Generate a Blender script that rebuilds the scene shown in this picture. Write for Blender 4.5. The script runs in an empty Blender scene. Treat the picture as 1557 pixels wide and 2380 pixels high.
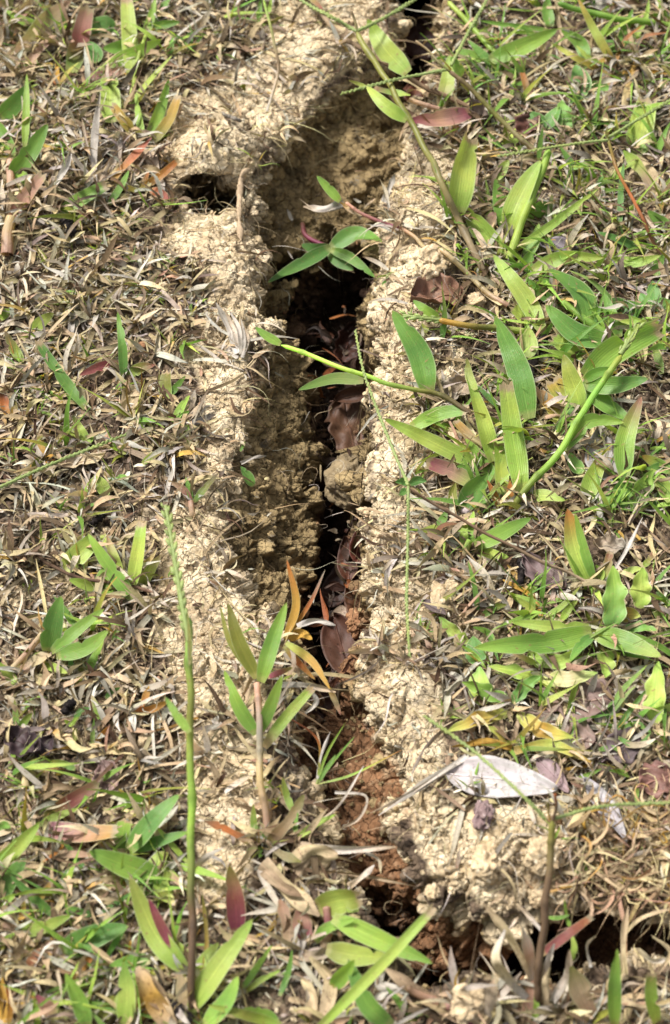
import bpy, math, random
import numpy as np
from mathutils import Vector

# ------------------------------------------------------------------ camera
R = math.radians
sc = bpy.context.scene
PITCH, DIST, HALF = R(55), 0.75, 0.13
CAM = np.array([0.0, -math.cos(PITCH)*DIST, math.sin(PITCH)*DIST])
cam = bpy.data.cameras.new("camera")
cam.sensor_fit = 'HORIZONTAL'
cam.angle = 2*math.atan(HALF/DIST)
cam.clip_start, cam.clip_end = 0.02, 50
cam.dof.use_dof = True
cam.dof.focus_distance = 0.765
cam.dof.aperture_fstop = 20
camo = bpy.data.objects.new("camera", cam)
camo.location = CAM
camo.rotation_euler = (R(90)-PITCH, 0, 0)
sc.collection.objects.link(camo)
sc.camera = camo
# ------------------------------------------------------------------ light: bright overcast day
SUN_EL, SUN_AZ = R(54), R(-52)         # azimuth measured from +y towards +x
world = bpy.data.worlds.new("World"); sc.world = world
world.use_nodes = True
nt = world.node_tree; nt.nodes.clear()
sky = nt.nodes.new('ShaderNodeTexSky'); sky.sky_type = 'NISHITA'; sky.sun_disc = False
sky.sun_elevation = SUN_EL; sky.sun_rotation = SUN_AZ
sky.air_density = 1.0; sky.dust_density = 4.0; sky.ozone_density = 0.6
bg = nt.nodes.new('ShaderNodeBackground'); bg.inputs[1].default_value = 0.072
wo = nt.nodes.new('ShaderNodeOutputWorld')
hs = nt.nodes.new('ShaderNodeHueSaturation'); hs.inputs["Saturation"].default_value = 0.30
nt.links.new(sky.outputs[0], hs.inputs['Color']); nt.links.new(hs.outputs[0], bg.inputs[0]); nt.links.new(bg.outputs[0], wo.inputs[0])
sl = bpy.data.lights.new("sun", 'SUN'); sl.energy = 2.4; sl.angle = R(12); sl.color = (1.0, 0.98, 0.95)
so = bpy.data.objects.new("sun", sl); sc.collection.objects.link(so)
sd = Vector((math.sin(SUN_AZ)*math.cos(SUN_EL), math.cos(SUN_AZ)*math.cos(SUN_EL), math.sin(SUN_EL)))
so.rotation_euler = (-sd).to_track_quat('-Z', 'Y').to_euler()
sc.view_settings.view_transform = 'Standard'; sc.view_settings.look = 'None'
sc.view_settings.exposure = 1.46; sc.view_settings.gamma = 1
sc.cycles.max_bounces = 6; sc.cycles.diffuse_bounces = 3; sc.cycles.transmission_bounces = 3
sc.cycles.use_denoising = True

rng = np.random.default_rng(7)
random.seed(7)
MM = 0.001
# ------------------------------------------------------------------ picture <-> place
FW = np.array([0, math.cos(PITCH), -math.sin(PITCH)])
RT = np.array([1.0, 0, 0]); UP = np.cross(RT, FW)
TW = HALF/DIST*2/1557
def ray(px, py):
    px = np.asarray(px, float)[..., None]; py = np.asarray(py, float)[..., None]
    d = FW + RT*(px-778.5)*TW - UP*(py-1189.7)*TW
    return d/np.linalg.norm(d, axis=-1, keepdims=True)
def unproj(px, py, z=0.0):
    d = ray(px, py); t = (np.asarray(z)-CAM[2])/d[..., 2]
    return CAM + d*t[..., None]
def proj(P):
    q = P-CAM; zf = q@FW
    return 778.5+(q@RT)/zf/TW, 1189.7-(q@UP)/zf/TW
def pxsize(P): return float((np.asarray(P)-CAM)@FW)*TW

# ------------------------------------------------------------------ noise
_T3 = rng.random((48, 48, 48)).astype(np.float32)
def vnoise(P):                                   # P (n,3) in cells -> -1..1
    P = np.asarray(P, np.float32)
    i = np.floor(P).astype(np.int32); f = P-i; f = f*f*(3-2*f)
    r = 0
    for dx in (0, 1):
        wx = f[:, 0] if dx else 1-f[:, 0]
        for dy in (0, 1):
            wy = f[:, 1] if dy else 1-f[:, 1]
            for dz in (0, 1):
                wz = f[:, 2] if dz else 1-f[:, 2]
                r = r + wx*wy*wz*_T3[(i[:, 0]+dx) % 48, (i[:, 1]+dy) % 48, (i[:, 2]+dz) % 48]
    return r*2-1
def fbm(P, s, o=3):
    r = 0; a = 1; t = 0
    for k in range(o):
        r = r+a*vnoise(P*(s*2**k)+17.3*k); t += a; a *= .5
    return r/t
_J = rng.random((24, 24, 24, 3)).astype(np.float32)
def worley(P):
    P = np.asarray(P, np.float32)
    i = np.floor(P).astype(np.int32)
    f1 = np.full(len(P), 9, np.float32); f2 = f1.copy(); val = f1.copy(); tl = f1*0
    for dx in (-1, 0, 1):
        for dy in (-1, 0, 1):
            for dz in (-1, 0, 1):
                c = i+np.array([dx, dy, dz], np.int32)
                jj = _J[c[:, 0] % 24, c[:, 1] % 24, c[:, 2] % 24]; q = c+jj-P
                d = np.sqrt((q*q).sum(1)); m_ = d < f1; val = np.where(m_, (jj[:, 0]*7.3+jj[:, 1]*3.1) % 1, val); tl = np.where(m_, ((jj[:, ::-1]-.5)*q).sum(1), tl)
                f2 = np.minimum(f2, np.maximum(f1, d)); f1 = np.minimum(f1, d)
    return f1, f2, val+1.6*tl

# ------------------------------------------------------------------ ground shape
# rim vertices: px, py, a, za, b, zb, floor  (mm): depth profile away from the rim
LR = [(890,-260,2,12,5,35,62),(900,-60,2,12,5,35,62),(898,20,2,12,5,35,62),(905,90,3,12,8,32,60),(860,140,4,15,34,30,60),(800,195,4,17,44,31,60),
 (712,235,4,18,46,32,60),(690,300,4,18,44,32,62),(625,350,4,18,40,33,62),(598,400,4,18,32,34,62),(592,460,4,14,26,34,62),(588,540,3,24,16,38,62),
 (600,600,3,26,12,40,62),(602,680,3,22,10,40,60),(600,730,5,8,20,30,60),(592,760,3,12,22,30,60),(598,850,3,13,24,31,60),(590,930,3,14,25,31,58),(570,1010,3,13,26,31,58),
 (548,1100,4,12,28,31,58),(520,1180,4,11,31,31,58),(522,1290,4,11,31,31,58),(548,1380,4,11,26,28,58),(600,1430,6,6,20,22,55),(655,1480,4,8,9,24,58),(690,1540,3,12,6,30,60),
 (690,1640,3,14,6,34,62),(675,1700,3,16,6,36,64),(682,1790,3,14,6,34,60),(715,1840,3,12,7,28,50),(735,1900,3,12,7,28,50),(765,1990,3,12,6,32,60),
 (835,2060,3,16,6,44,78),(870,2150,3,18,6,50,80),(900,2210,3,18,6,50,80),(960,2270,3,18,6,50,80),(1020,2300,3,18,6,46,80),(1110,2285,3,16,6,40,78),
 (1200,2290,3,14,6,40,75),(1300,2290,3,14,6,40,75),(1400,2262,3,16,6,44,78),(1480,2240,3,16,6,44,78),(1557,2232,3,16,6,44,78),(1900,2200,3,16,6,44,78)]
RRIM = [(1052,-260,3,14,7,35,62),(1052,-60,3,14,7,35,62),(1058,30,3,14,7,35,62),(1045,90,3,14,7,35,62),(1010,170,4,10,10,30,60),(965,260,4,10,8,34,60),(970,330,3,10,6,36,60),(950,390,3,12,6,36,60),
 (920,440,3,14,6,38,60),(893,520,3,14,5,40,60),(890,620,3,14,5,40,60),(885,700,3,14,5,40,60),(895,800,3,14,5,38,58),(900,900,3,14,5,36,56),
 (895,960,3,14,5,36,56),(878,1040,3,14,5,36,55),(868,1110,3,14,5,36,55),(852,1190,3,14,5,36,55),(856,1330,3,13,5,36,55),(880,1390,3,12,6,34,55),
 (872,1480,3,11,10,30,56),(868,1560,4,11,17,31,60),(900,1630,4,11,23,31,62),(925,1700,4,11,27,31,64),(922,1780,4,12,27,30,60),(938,1880,4,12,28,30,50),
 (965,1960,4,13,21,36,66),(988,2030,3,16,12,50,90),(1012,2075,3,20,9,58,92),(1060,2090,3,20,9,60,92),(1130,2120,3,22,9,60,92),(1200,2130,3,24,8,58,90),
 (1290,2095,3,24,8,50,78),(1400,2090,3,26,8,50,78),(1480,2112,3,26,8,50,78),(1557,2110,3,26,8,50,78),(1900,2090,3,26,8,50,78)]
def polyworld(L):
    A = np.array(L, float); W = unproj(A[:, 0], A[:, 1])[:, :2]
    return W, A[:, 2:]*MM
def smooth_poly(W, A, n=3):
    for _ in range(1):
        W2 = [W[0]]; A2 = [A[0]]
        for k in range(len(W)-1):
            W2 += [W[k]*.75+W[k+1]*.25, W[k]*.25+W[k+1]*.75]; A2 += [A[k]*.75+A[k+1]*.25, A[k]*.25+A[k+1]*.75]
        W = np.array(W2+[W[-1]]); A = np.array(A2+[A[-1]])
    return W, A
LW, LA = smooth_poly(*polyworld(LR)); RW, RA = smooth_poly(*polyworld(RRIM))
def polydist(X, Y, W, A):
    best = np.full(X.shape, 9.0); par = np.zeros(X.shape+(A.shape[1],))
    for k in range(len(W)-1):
        a, b = W[k], W[k+1]; d = b-a; L = (d@d)
        t = np.clip(((X-a[0])*d[0]+(Y-a[1])*d[1])/L, 0, 1)
        q = np.hypot(X-a[0]-t*d[0], Y-a[1]-t*d[1])
        m = q < best; best = np.where(m, q, best)
        par[m] = (A[k]*(1-t[..., None])+A[k+1]*t[..., None])[m]
    return best, par
def inpoly(X, Y, P):
    r = np.zeros(X.shape, bool); n = len(P)
    for k in range(n):
        x1, y1 = P[k]; x2, y2 = P[(k+1) % n]
        if y1 == y2: continue
        r ^= ((Y > y1) != (Y > y2)) & (X < (x2-x1)*(Y-y1)/(y2-y1)+x1)
    return r
def profile(d, p):
    a, za, b, zb, fl = [p[..., k] for k in range(5)]
    c = b+0.006; fl = fl*1.28+(fl > .074)*.012
    s1 = -za*np.clip(d/a, 0, 1)**0.9
    s2 = -(zb-za)*np.clip((d-a)/(b-a), 0, 1)
    s3 = -(fl-zb)*np.clip((d-b)/(c-b), 0, 1)
    return s1+s2+s3
X0, X1, Y0, Y1 = -0.205, 0.205, -0.255, 0.345
GS = 0.001
gx = np.arange(X0, X1+1e-6, GS); gy = np.arange(Y0, Y1+1e-6, GS)
GX, GY = np.meshgrid(gx, gy, indexing='ij')
def n2(X, Y, s, o=3, z=0.3): return fbm(np.stack([X.ravel()*s, Y.ravel()*s, np.full(X.size, z)], 1), 1, o).reshape(X.shape)
BUMPS = [(512,366,92,16),(1000,500,75,9),(1010,625,65,7),(1130,1975,110,8),(1260,1950,85,7),(1010,1860,70,5),(450,590,70,4),(540,640,60,4),(700,130,90,7),(500,960,60,4),
         (450,1250,70,4),(640,300,45,6),(800,130,70,5),(960,1000,40,4),(930,1250,50,4),(950,1600,50,5),(250,300,120,6),(120,420,90,5),(1300,300,150,5),(1090,2320,70,10),(1350,1950,60,4),(700,790,26,3),(660,760,30,4)]
U = 0.0035*n2(GX, GY, 22, 3, 1.7)+0.0016*n2(GX, GY, 90, 2, 5.1)
for bx, by, br, bh in BUMPS:
    c = unproj(bx, by); r = br*pxsize(c)
    q = np.hypot(GX-c[0], GY-c[1])/r
    U += bh*MM*np.exp(-q**4*.9)*0.9
WX = GX+0.0030*n2(GX, GY, 42, 2, 3.2)+0.0036*n2(GX, GY, 85, 3, 9.2)+.0012*n2(GX, GY, 260, 2, 4.2); WY = GY+0.0040*n2(GX, GY, 75, 3, 12.9)+.0012*n2(GX, GY, 260, 2, 6.2)
dL, pL = polydist(WX, WY, LW, LA); dR, pR = polydist(WX, WY, RW, RA)
POLY = np.concatenate([LW, RW[::-1]])
inside = inpoly(WX, WY, POLY)
Z = np.maximum(profile(dL, pL), profile(dR, pR))
Z = np.where(inside, Z, 0)
# the edge of the crust rounds over, and sags a little towards the crack
edge = np.minimum(dL, dR)
sag = -0.0015*np.exp(-(edge/0.004)**2)
H0 = U*np.where(inside, np.exp(-edge/0.02), 1)+Z+np.where(inside, -0.0015, sag)
H0 += np.where(inside, np.clip(-Z/.02, 0, 1)*(0.0040*n2(GX, GY, 60, 3, 3.3)+0.0030*np.clip(3*n2(GX, GY, 95, 2, 8.8), -1, 1)*np.clip((.038+Z)/.012, 0, 1)), 0)

CAVES = [((815,1135,-44),(13,15,17)),((800,1010,-48),(12,16,14)),((478,452,-1),(17,13,8)),((482,466,-13),(16,11,12)),((478,462,-27),(15,12,14)),((500,472,-8),(15,9,9)),((440,452,-2),(9,8,6)),((525,492,-10),(8,8,12)),((640,640,-44),(12,10,14)),((720,740,-52),(18,14,14)),((800,790,-58),(14,16,12)),
         ((1330,2180,-28),(30,14,18)),((1480,2170,-26),(24,12,16)),((990,2190,-60),(20,16,22)),((720,1700,-45),(6,14,20)),((960,110,-50),(14,18,20)),
         ((740,1560,-40),(5,12,16)),((930,2190,-62),(14,16,20)),((860,2110,-62),(8,14,18)),((1080,2260,-60),(22,12,22)),((1200,2250,-55),(24,12,22)),((700,650,-40),(14,8,12)),((620,640,-30),(7,9,12)),((700,1780,-48),(8,14,18)),((845,1200,-22),(5,10,14)),((900,760,-28),(5,14,14)),((885,1000,-26),(5,12,14))]
# ------------------------------------------------------------------ voxel field -> surface nets
VS = 0.0011
vx = np.arange(X0+.002, X1-.002, VS); vy = np.arange(Y0+.002, Y1-.002, VS); vz = np.arange(-0.124, 0.028, VS)
def gsample(G, x, y):
    fx = np.clip((x-X0)/GS, 0, len(gx)-1.001); fy = np.clip((y-Y0)/GS, 0, len(gy)-1.001)
    i = fx.astype(int); j = fy.astype(int); u = fx-i; v = fy-j
    return G[i, j]*(1-u)*(1-v)+G[i+1, j]*u*(1-v)+G[i, j+1]*(1-u)*v+G[i+1, j+1]*u*v
VXX, VYY = np.meshgrid(vx, vy, indexing='ij')
HV = gsample(H0, VXX, VYY).astype(np.float32)
F = vz[None, None, :].astype(np.float32)-HV[:, :, None]
for (cx, cy, cz), (rx, ry, rz) in CAVES:
    c = unproj(cx, cy, cz*MM); r = np.array([rx, ry, rz])*MM
    i0 = np.maximum(((c[:2]-r[:2]*1.3-[vx[0], vy[0]])/VS).astype(int), 0); i1 = ((c[:2]+r[:2]*1.3-[vx[0], vy[0]])/VS).astype(int)+1
    k0 = max(int((c[2]-r[2]*1.3-vz[0])/VS), 3); k1 = int((c[2]+r[2]*1.3-vz[0])/VS)+1
    S = np.s_[i0[0]:i1[0], i0[1]:i1[1], k0:k1]
    xx, yy, zz = np.meshgrid(vx[S[0]], vy[S[1]], vz[S[2]], indexing='ij')
    if xx.size == 0: continue
    P = np.stack([xx.ravel(), yy.ravel(), zz.ravel()], 1)
    nz = fbm(P, 130, 2).reshape(xx.shape)
    e = (np.sqrt(((xx-c[0])/r[0])**2+((yy-c[1])/r[1])**2+((zz-c[2])/r[2])**2)-1+.35*nz)*r.min()
    F[S] = np.maximum(F[S], -e)
def surface_nets(F):
    s = F < 0
    nx, ny, nz = F.shape
    c = np.zeros((nx-1, ny-1, nz-1), np.uint8)
    for a in (0, 1):
        for b in (0, 1):
            for d in (0, 1):
                c += s[a:nx-1+a, b:ny-1+b, d:nz-1+d]
    act = (c > 0) & (c < 8)
    I = np.argwhere(act)
    vid = np.full(c.shape, -1, np.int32); vid[act] = np.arange(len(I))
    acc = np.zeros((len(I), 3)); cnt = np.zeros(len(I))
    cor = [(a, b, d) for a in (0, 1) for b in (0, 1) for d in (0, 1)]
    val = {k: F[I[:, 0]+k[0], I[:, 1]+k[1], I[:, 2]+k[2]] for k in cor}
    for p in cor:
        for ax in range(3):
            if p[ax]: continue
            q = list(p); q[ax] = 1; q = tuple(q)
            v0, v1 = val[p], val[q]; m = (v0 < 0) != (v1 < 0)
            t = v0/np.where(m, v0-v1, 1)
            pos = np.zeros((len(I), 3)); pos[:] = p; pos[:, ax] = t
            acc[m] += pos[m]; cnt[m] += 1
    V = I+acc/cnt[:, None]
    quads = []
    for ax in range(3):
        A, B = [k for k in range(3) if k != ax]
        sl0 = [slice(1, n-1) for n in F.shape]; sl0[ax] = slice(0, F.shape[ax]-1); sl1 = list(sl0); sl1[ax] = slice(1, F.shape[ax])
        d0 = s[tuple(sl0)]; d1 = s[tuple(sl1)]
        E = np.argwhere(d0 != d1); sign = d0[tuple(E.T)]
        off = np.ones(3, int); off[ax] = 0; E = E+off
        def cell(da, db):
            J = E.copy(); J[:, A] -= da; J[:, B] -= db
            return vid[tuple(J.T)]
        q = np.stack([cell(1, 1), cell(0, 1), cell(0, 0), cell(1, 0)], 1)
        if ax == 1: sign = ~sign
        q[~sign] = q[~sign][:, ::-1]
        quads.append(q)
    return V, np.concatenate(quads)
V, Q = surface_nets(F)
del F
V = V*VS+np.array([vx[0], vy[0], vz[0]])
def vnormals(V, Q):
    n = np.cross(V[Q[:, 2]]-V[Q[:, 0]], V[Q[:, 3]]-V[Q[:, 1]])
    N = np.zeros_like(V)
    for k in range(4):
        for a in range(3): N[:, a] += np.bincount(Q[:, k], n[:, a], len(V))
    return N/(np.linalg.norm(N, axis=1, keepdims=True)+1e-12)
def relax(V, Q, w=.5):
    S = np.zeros_like(V); c = np.zeros(len(V))
    for k in range(4):
        for j in ((k+1) % 4, (k+3) % 4):
            for a in range(3): S[:, a] += np.bincount(Q[:, k], V[Q[:, j], a], len(V))
            c += np.bincount(Q[:, k], minlength=len(V))
    return V*(1-w)+S/c[:, None]*w
V = relax(V, Q)
def subdivide(V, Q):
    E = np.stack([Q, np.roll(Q, -1, 1)], 2).reshape(-1, 2); E.sort(1)
    key = E[:, 0].astype(np.int64)*len(V)+E[:, 1]
    u, inv = np.unique(key, return_inverse=True)
    ev = np.stack([u//len(V), u % len(V)], 1)
    EV = V[ev].mean(1); FV = V[Q].mean(1); n = len(V)
    e = inv.reshape(-1, 4)+n; f = np.arange(len(Q))+n+len(EV)
    NQ = np.concatenate([np.stack([Q[:, k], e[:, k], f, e[:, (k+3) % 4]], 1) for k in range(4)])
    return np.concatenate([V, EV, FV]), NQ
V, Q = subdivide(V, Q)
V = relax(V, Q, .6)
N = vnormals(V, Q)
if N[np.argmax(V[:, 2])][2] < 0 or N[:, 2].mean() < 0:
    Q = Q[:, ::-1].copy(); N = -N
# crumbling: clods of several sizes stand out along the normal
wall = np.clip((0.9-N[:, 2])/0.35, 0, 1)*np.clip((-V[:, 2]-.0)/.004, 0, 1)
def nz3(s, o=2): return np.stack([fbm(V+5, s, o), fbm(V+9, s, o), fbm(V+13, s, o)], 1)
wp = V+0.0022*nz3(190)+0.0008*nz3(700, 1)
f1, f2, fv = worley(wp/0.013)
g1, g2, gv = worley(wp/0.0056+7)
h1, h2, hv = worley(wp/0.0025+3)
b1, b2, bv = worley((V+.004*nz3(80))/0.022+11)
near = np.exp(-(gsample(np.minimum(dL, dR), V[:, 0], V[:, 1])/.012)**2)
big = np.clip(wall+.55*near, 0, 1)
rough = np.clip(np.maximum(0.5+1.3*fbm(V, 38, 3)+wall*.4, .55*wall), .08, 1.25)
def crv(a, b_, w): return np.exp(-np.maximum(b_-a, 0)/w)
amp = 0.75+.8*wall
D = amp*rough*(0.0036*(fv-.5)+0.0019*(gv-.5)+0.0005*(hv-.5)+0.0002*(.5-g1))
D += -amp*(0.0022*crv(f1, f2, .05)*rough+0.0014*crv(g1, g2, .07)*np.clip(rough, .3, 1)+0.0004*crv(h1, h2, .12)*np.clip(rough*1.5-.3, 0, 1))
D += big*(0.0060*(bv-.5)+.0008*(.5-b1)-0.0030*crv(b1, b2, .05))+0.0011*fbm(V, 140, 3)+0.0016*wall*fbm(V+3, 75, 2)+.0005*fbm(V+8, 600, 2)
V = V+N*D[:, None]
# heights for whatever lies on the ground
def rasterise(V):
    G = np.full(GX.shape, -0.09)
    i = np.clip(np.rint((V[:, 0]-X0)/GS).astype(int), 0, len(gx)-1); j = np.clip(np.rint((V[:, 1]-Y0)/GS).astype(int), 0, len(gy)-1)
    np.maximum.at(G, (i, j), V[:, 2])
    for _ in range(6):
        m = G <= -0.0899
        if not m.any(): break
        P = np.pad(G, 1, mode='edge')
        G = np.where(m, np.max([P[:-2, 1:-1], P[2:, 1:-1], P[1:-1, :-2], P[1:-1, 2:]], 0), G)
    return G
def blur(G, n):
    for _ in range(n):
        P = np.pad(G, 1, mode='edge'); G = (P[:-2, 1:-1]+P[2:, 1:-1]+P[1:-1, :-2]+P[1:-1, 2:]+2*G)/6
    return G
def dil(G):
    P = np.pad(G, 1, mode='edge'); return np.max([P[:-2, 1:-1], P[2:, 1:-1], P[1:-1, :-2], P[1:-1, 2:], G], 0)
HM = rasterise(V)
HD = np.maximum(blur(dil(dil(HM)), 1), HM)
HS = blur(HD, 5)
def hm(x, y, G=None): return gsample(HM if G is None else G, np.asarray(x, float), np.asarray(y, float))
# where the turf is bare
BARE = [[(400,240),(520,200),(600,130),(560,60),(650,-40),(880,-60),(905,90),(870,140),(712,235),(690,300),(625,350),(598,400),(592,560),(605,700),(590,900),(560,1060),(520,1180),
         (540,1370),(620,1440),(600,1560),(600,1900),(570,2080),(500,2080),(470,1960),(430,1800),(400,1620),(375,1450),(370,1240),(450,1120),(470,900),(440,800),(500,700),(460,640),(370,570),(390,510),(420,500),(400,400)],
        [(950,400),(985,330),(1080,325),(1070,400),(1020,470),(1045,620),(1060,700),(1000,850),(960,870),(990,1000),(980,1160),(1000,1330),(1070,1400),(960,1460),(1040,1560),(1050,1700),(1040,1830),
         (1330,1880),(1400,1900),(1340,2080),(1130,2130),(1000,2060),(930,1870),(870,1560),(850,1190),(890,960),(890,520)],
        [(1120,690),(1040,830),(1000,900),(1080,860)]]
bare = np.zeros(GX.shape)
for P in BARE:
    A = np.array(P, float); bare = np.maximum(bare, inpoly(WX, WY, unproj(A[:, 0], A[:, 1])[:, :2]))
bare = blur(bare.astype(float), 14)
bare = np.clip(bare*1.15-.27+.8*n2(GX, GY, 50, 3, 31.), 0, 1)
crack = blur(inside.astype(float), 4)

# ------------------------------------------------------------------ mesh helpers
def link(o): sc.collection.objects.link(o); return o
def npmesh(name, V, F, k=4, cols=None, uvs=None, smooth=True, attrs=None):
    me = bpy.data.meshes.new(name)
    me.vertices.add(len(V)); me.vertices.foreach_set('co', np.asarray(V, np.float32).ravel())
    me.loops.add(F.size); me.loops.foreach_set('vertex_index', F.astype(np.int32).ravel())
    me.polygons.add(len(F)); me.polygons.foreach_set('loop_start', np.arange(len(F), dtype=np.int32)*k)
    me.polygons.foreach_set('loop_total', np.full(len(F), k, np.int32))
    me.update(calc_edges=True)
    me.polygons.foreach_set('use_smooth', np.full(len(F), smooth))
    if cols is not None:
        a = me.color_attributes.new('Col', 'FLOAT_COLOR', 'POINT')
        c = np.ones((len(V), 4), np.float32); c[:, :cols.shape[1]] = cols; a.data.foreach_set('color', c.ravel())
    if uvs is not None:
        l = me.uv_layers.new(name='UVMap'); l.data.foreach_set('uv', np.asarray(uvs, np.float32)[F.ravel()].ravel())
    return me
def tag(o, label=None, cat=None, group=None, kind=None):
    if label: o['label'] = label
    if cat: o['category'] = cat
    if group: o['group'] = group
    if kind: o['kind'] = kind
    return o
def lin(c, f=1.0):
    c = np.asarray(c, float)/255; return np.where(c <= .04045, c/12.92, ((c+.055)/1.055)**2.4)*f

# ------------------------------------------------------------------ materials
class NT:
    def __init__(s, name):
        s.m = bpy.data.materials.new(name); s.m.use_nodes = True; s.t = s.m.node_tree; s.t.nodes.clear()
        s.out = s.n('ShaderNodeOutputMaterial')
    def n(s, t, **k):
        x = s.t.nodes.new(t)
        for a, b in k.items(): setattr(x, a, b)
        return x
    def l(s, a, b): s.t.links.new(a, b)
    def math(s, op, a, b=None, c=None):
        x = s.n('ShaderNodeMath', operation=op)
        for i, v in enumerate((a, b, c)):
            if v is None: continue
            if isinstance(v, (int, float)): x.inputs[i].default_value = v
            else: s.l(v, x.inputs[i])
        return x.outputs[0]
    def mix(s, f, a, b, t='MIX'):
        x = s.n('ShaderNodeMix', data_type='RGBA', blend_type=t)
        for i, v in ((0, f), (6, a), (7, b)):
            if isinstance(v, (int, float)): x.inputs[i].default_value = v
            elif isinstance(v, tuple) or isinstance(v, np.ndarray): x.inputs[i].default_value = (*v[:3], 1)
            else: s.l(v, x.inputs[i])
        return x.outputs[2]
    def noise(s, vec, scale, det=3, rough=.6):
        x = s.n('ShaderNodeTexNoise'); x.inputs['Scale'].default_value = scale; x.inputs['Detail'].default_value = det; x.inputs['Roughness'].default_value = rough
        s.l(vec, x.inputs['Vector']); return x.outputs[0]
    def ramp(s, v, a, b):
        x = s.n('ShaderNodeMapRange'); x.inputs[1].default_value = a; x.inputs[2].default_value = b; s.l(v, x.inputs[0]); return x.outputs[0]
    def bump(s, h, dist, st=1, n=None):
        x = s.n('ShaderNodeBump'); x.inputs['Distance'].default_value = dist; x.inputs['Strength'].default_value = st; s.l(h, x.inputs['Height'])
        if n is not None: s.l(n, x.inputs['Normal'])
        return x.outputs[0]
def soil_mat():
    t = NT('crumbly_clay')
    co = t.n('ShaderNodeTexCoord').outputs['Object']
    at = t.n('ShaderNodeAttribute', attribute_name='Col')
    sep = t.n('ShaderNodeSeparateColor'); t.l(at.outputs['Color'], sep.inputs[0])
    hum, red, oli = sep.outputs[0], sep.outputs[1], sep.outputs[2]
    pale = t.mix(t.ramp(t.noise(co, 120, 4), .35, .65), lin((212, 194, 162)), lin((188, 166, 130)))
    pale = t.mix(t.ramp(t.noise(co, 55, 3), .5, .72), pale, lin((160, 138, 108)))
    pale = t.mix(t.ramp(t.noise(co, 420, 3), .55, .72), pale, lin((220, 206, 178)))
    olive = t.mix(t.ramp(t.noise(co, 150, 4), .35, .65), lin((166, 144, 104)), lin((122, 104, 74)))
    rd = t.mix(t.ramp(t.noise(co, 90, 4), .35, .65), lin((142, 104, 74)), lin((104, 76, 54)))
    rd = t.mix(t.ramp(t.noise(co, 300, 3), .55, .7), rd, lin((158, 124, 94)))
    humus = t.mix(t.ramp(t.noise(co, 260, 4), .35, .65), lin((118, 100, 82)), lin((62, 52, 44)))
    nb = t.noise(co, 170, 4)
    def soft(m, w=.5): return t.math('ADD', m, t.math('MULTIPLY', t.math('SUBTRACT', nb, .5), w))
    c = t.mix(t.ramp(soft(oli, .9), .3, .7), pale, olive)
    c = t.mix(t.ramp(soft(red, .8), .35, .65), c, rd)
    strata_shade = t.n('ShaderNodeSeparateXYZ'); t.l(co, strata_shade.inputs[0])
    c = t.mix(t.math('MULTIPLY', t.ramp(soft(t.ramp(strata_shade.outputs[2], -.014, -.036), .6), .2, .9), t.math('SUBTRACT', 1.0, red)), c, lin((126, 108, 76)))
    c = t.mix(t.ramp(strata_shade.outputs[2], -.034, -.054), c, lin((62, 46, 37)))  # shade of the deep crack put into the clay colour by depth
    c = t.mix(t.ramp(soft(hum, 1.2), .3, .8), c, humus)
    # specks of dark organic matter and grey lichen crust
    c = t.mix(t.ramp(t.noise(co, 700, 3, .7), .60, .68), c, lin((84, 68, 52)))
    lich = t.math('MULTIPLY', t.ramp(t.noise(co, 75, 4), .6, .68), t.ramp(t.noise(co, 900, 2), .42, .6))
    c = t.mix(t.math('MULTIPLY', lich, .8), c, lin((118, 112, 100)))
    h = t.math('ADD', t.noise(co, 900, 5, .7), t.math('MULTIPLY', t.noise(co, 330, 4, .65), 1.6))
    vo = t.n('ShaderNodeTexVoronoi', feature='DISTANCE_TO_EDGE'); vo.inputs['Scale'].default_value = 230
    wv = t.n('ShaderNodeVectorMath', operation='MULTIPLY_ADD')
    nn = t.n('ShaderNodeTexNoise'); nn.inputs['Scale'].default_value = 200; t.l(co, nn.inputs['Vector'])
    t.l(nn.outputs['Color'], wv.inputs[0]); wv.inputs[1].default_value = (.004,)*3; t.l(co, wv.inputs[2]); t.l(wv.outputs[0], vo.inputs['Vector'])
    ck = t.ramp(vo.outputs['Distance'], 0, .035)
    nrm = t.bump(h, .0006, 1)
    nrm = t.bump(ck, .0010, 1, nrm)
    p = t.n('ShaderNodeBsdfPrincipled'); p.inputs['Roughness'].default_value = .95; p.inputs['Specular IOR Level'].default_value = .12
    t.l(c, p.inputs['Base Color']); t.l(nrm, p.inputs['Normal']); t.l(p.outputs[0], t.out.inputs[0])
    return t.m
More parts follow.
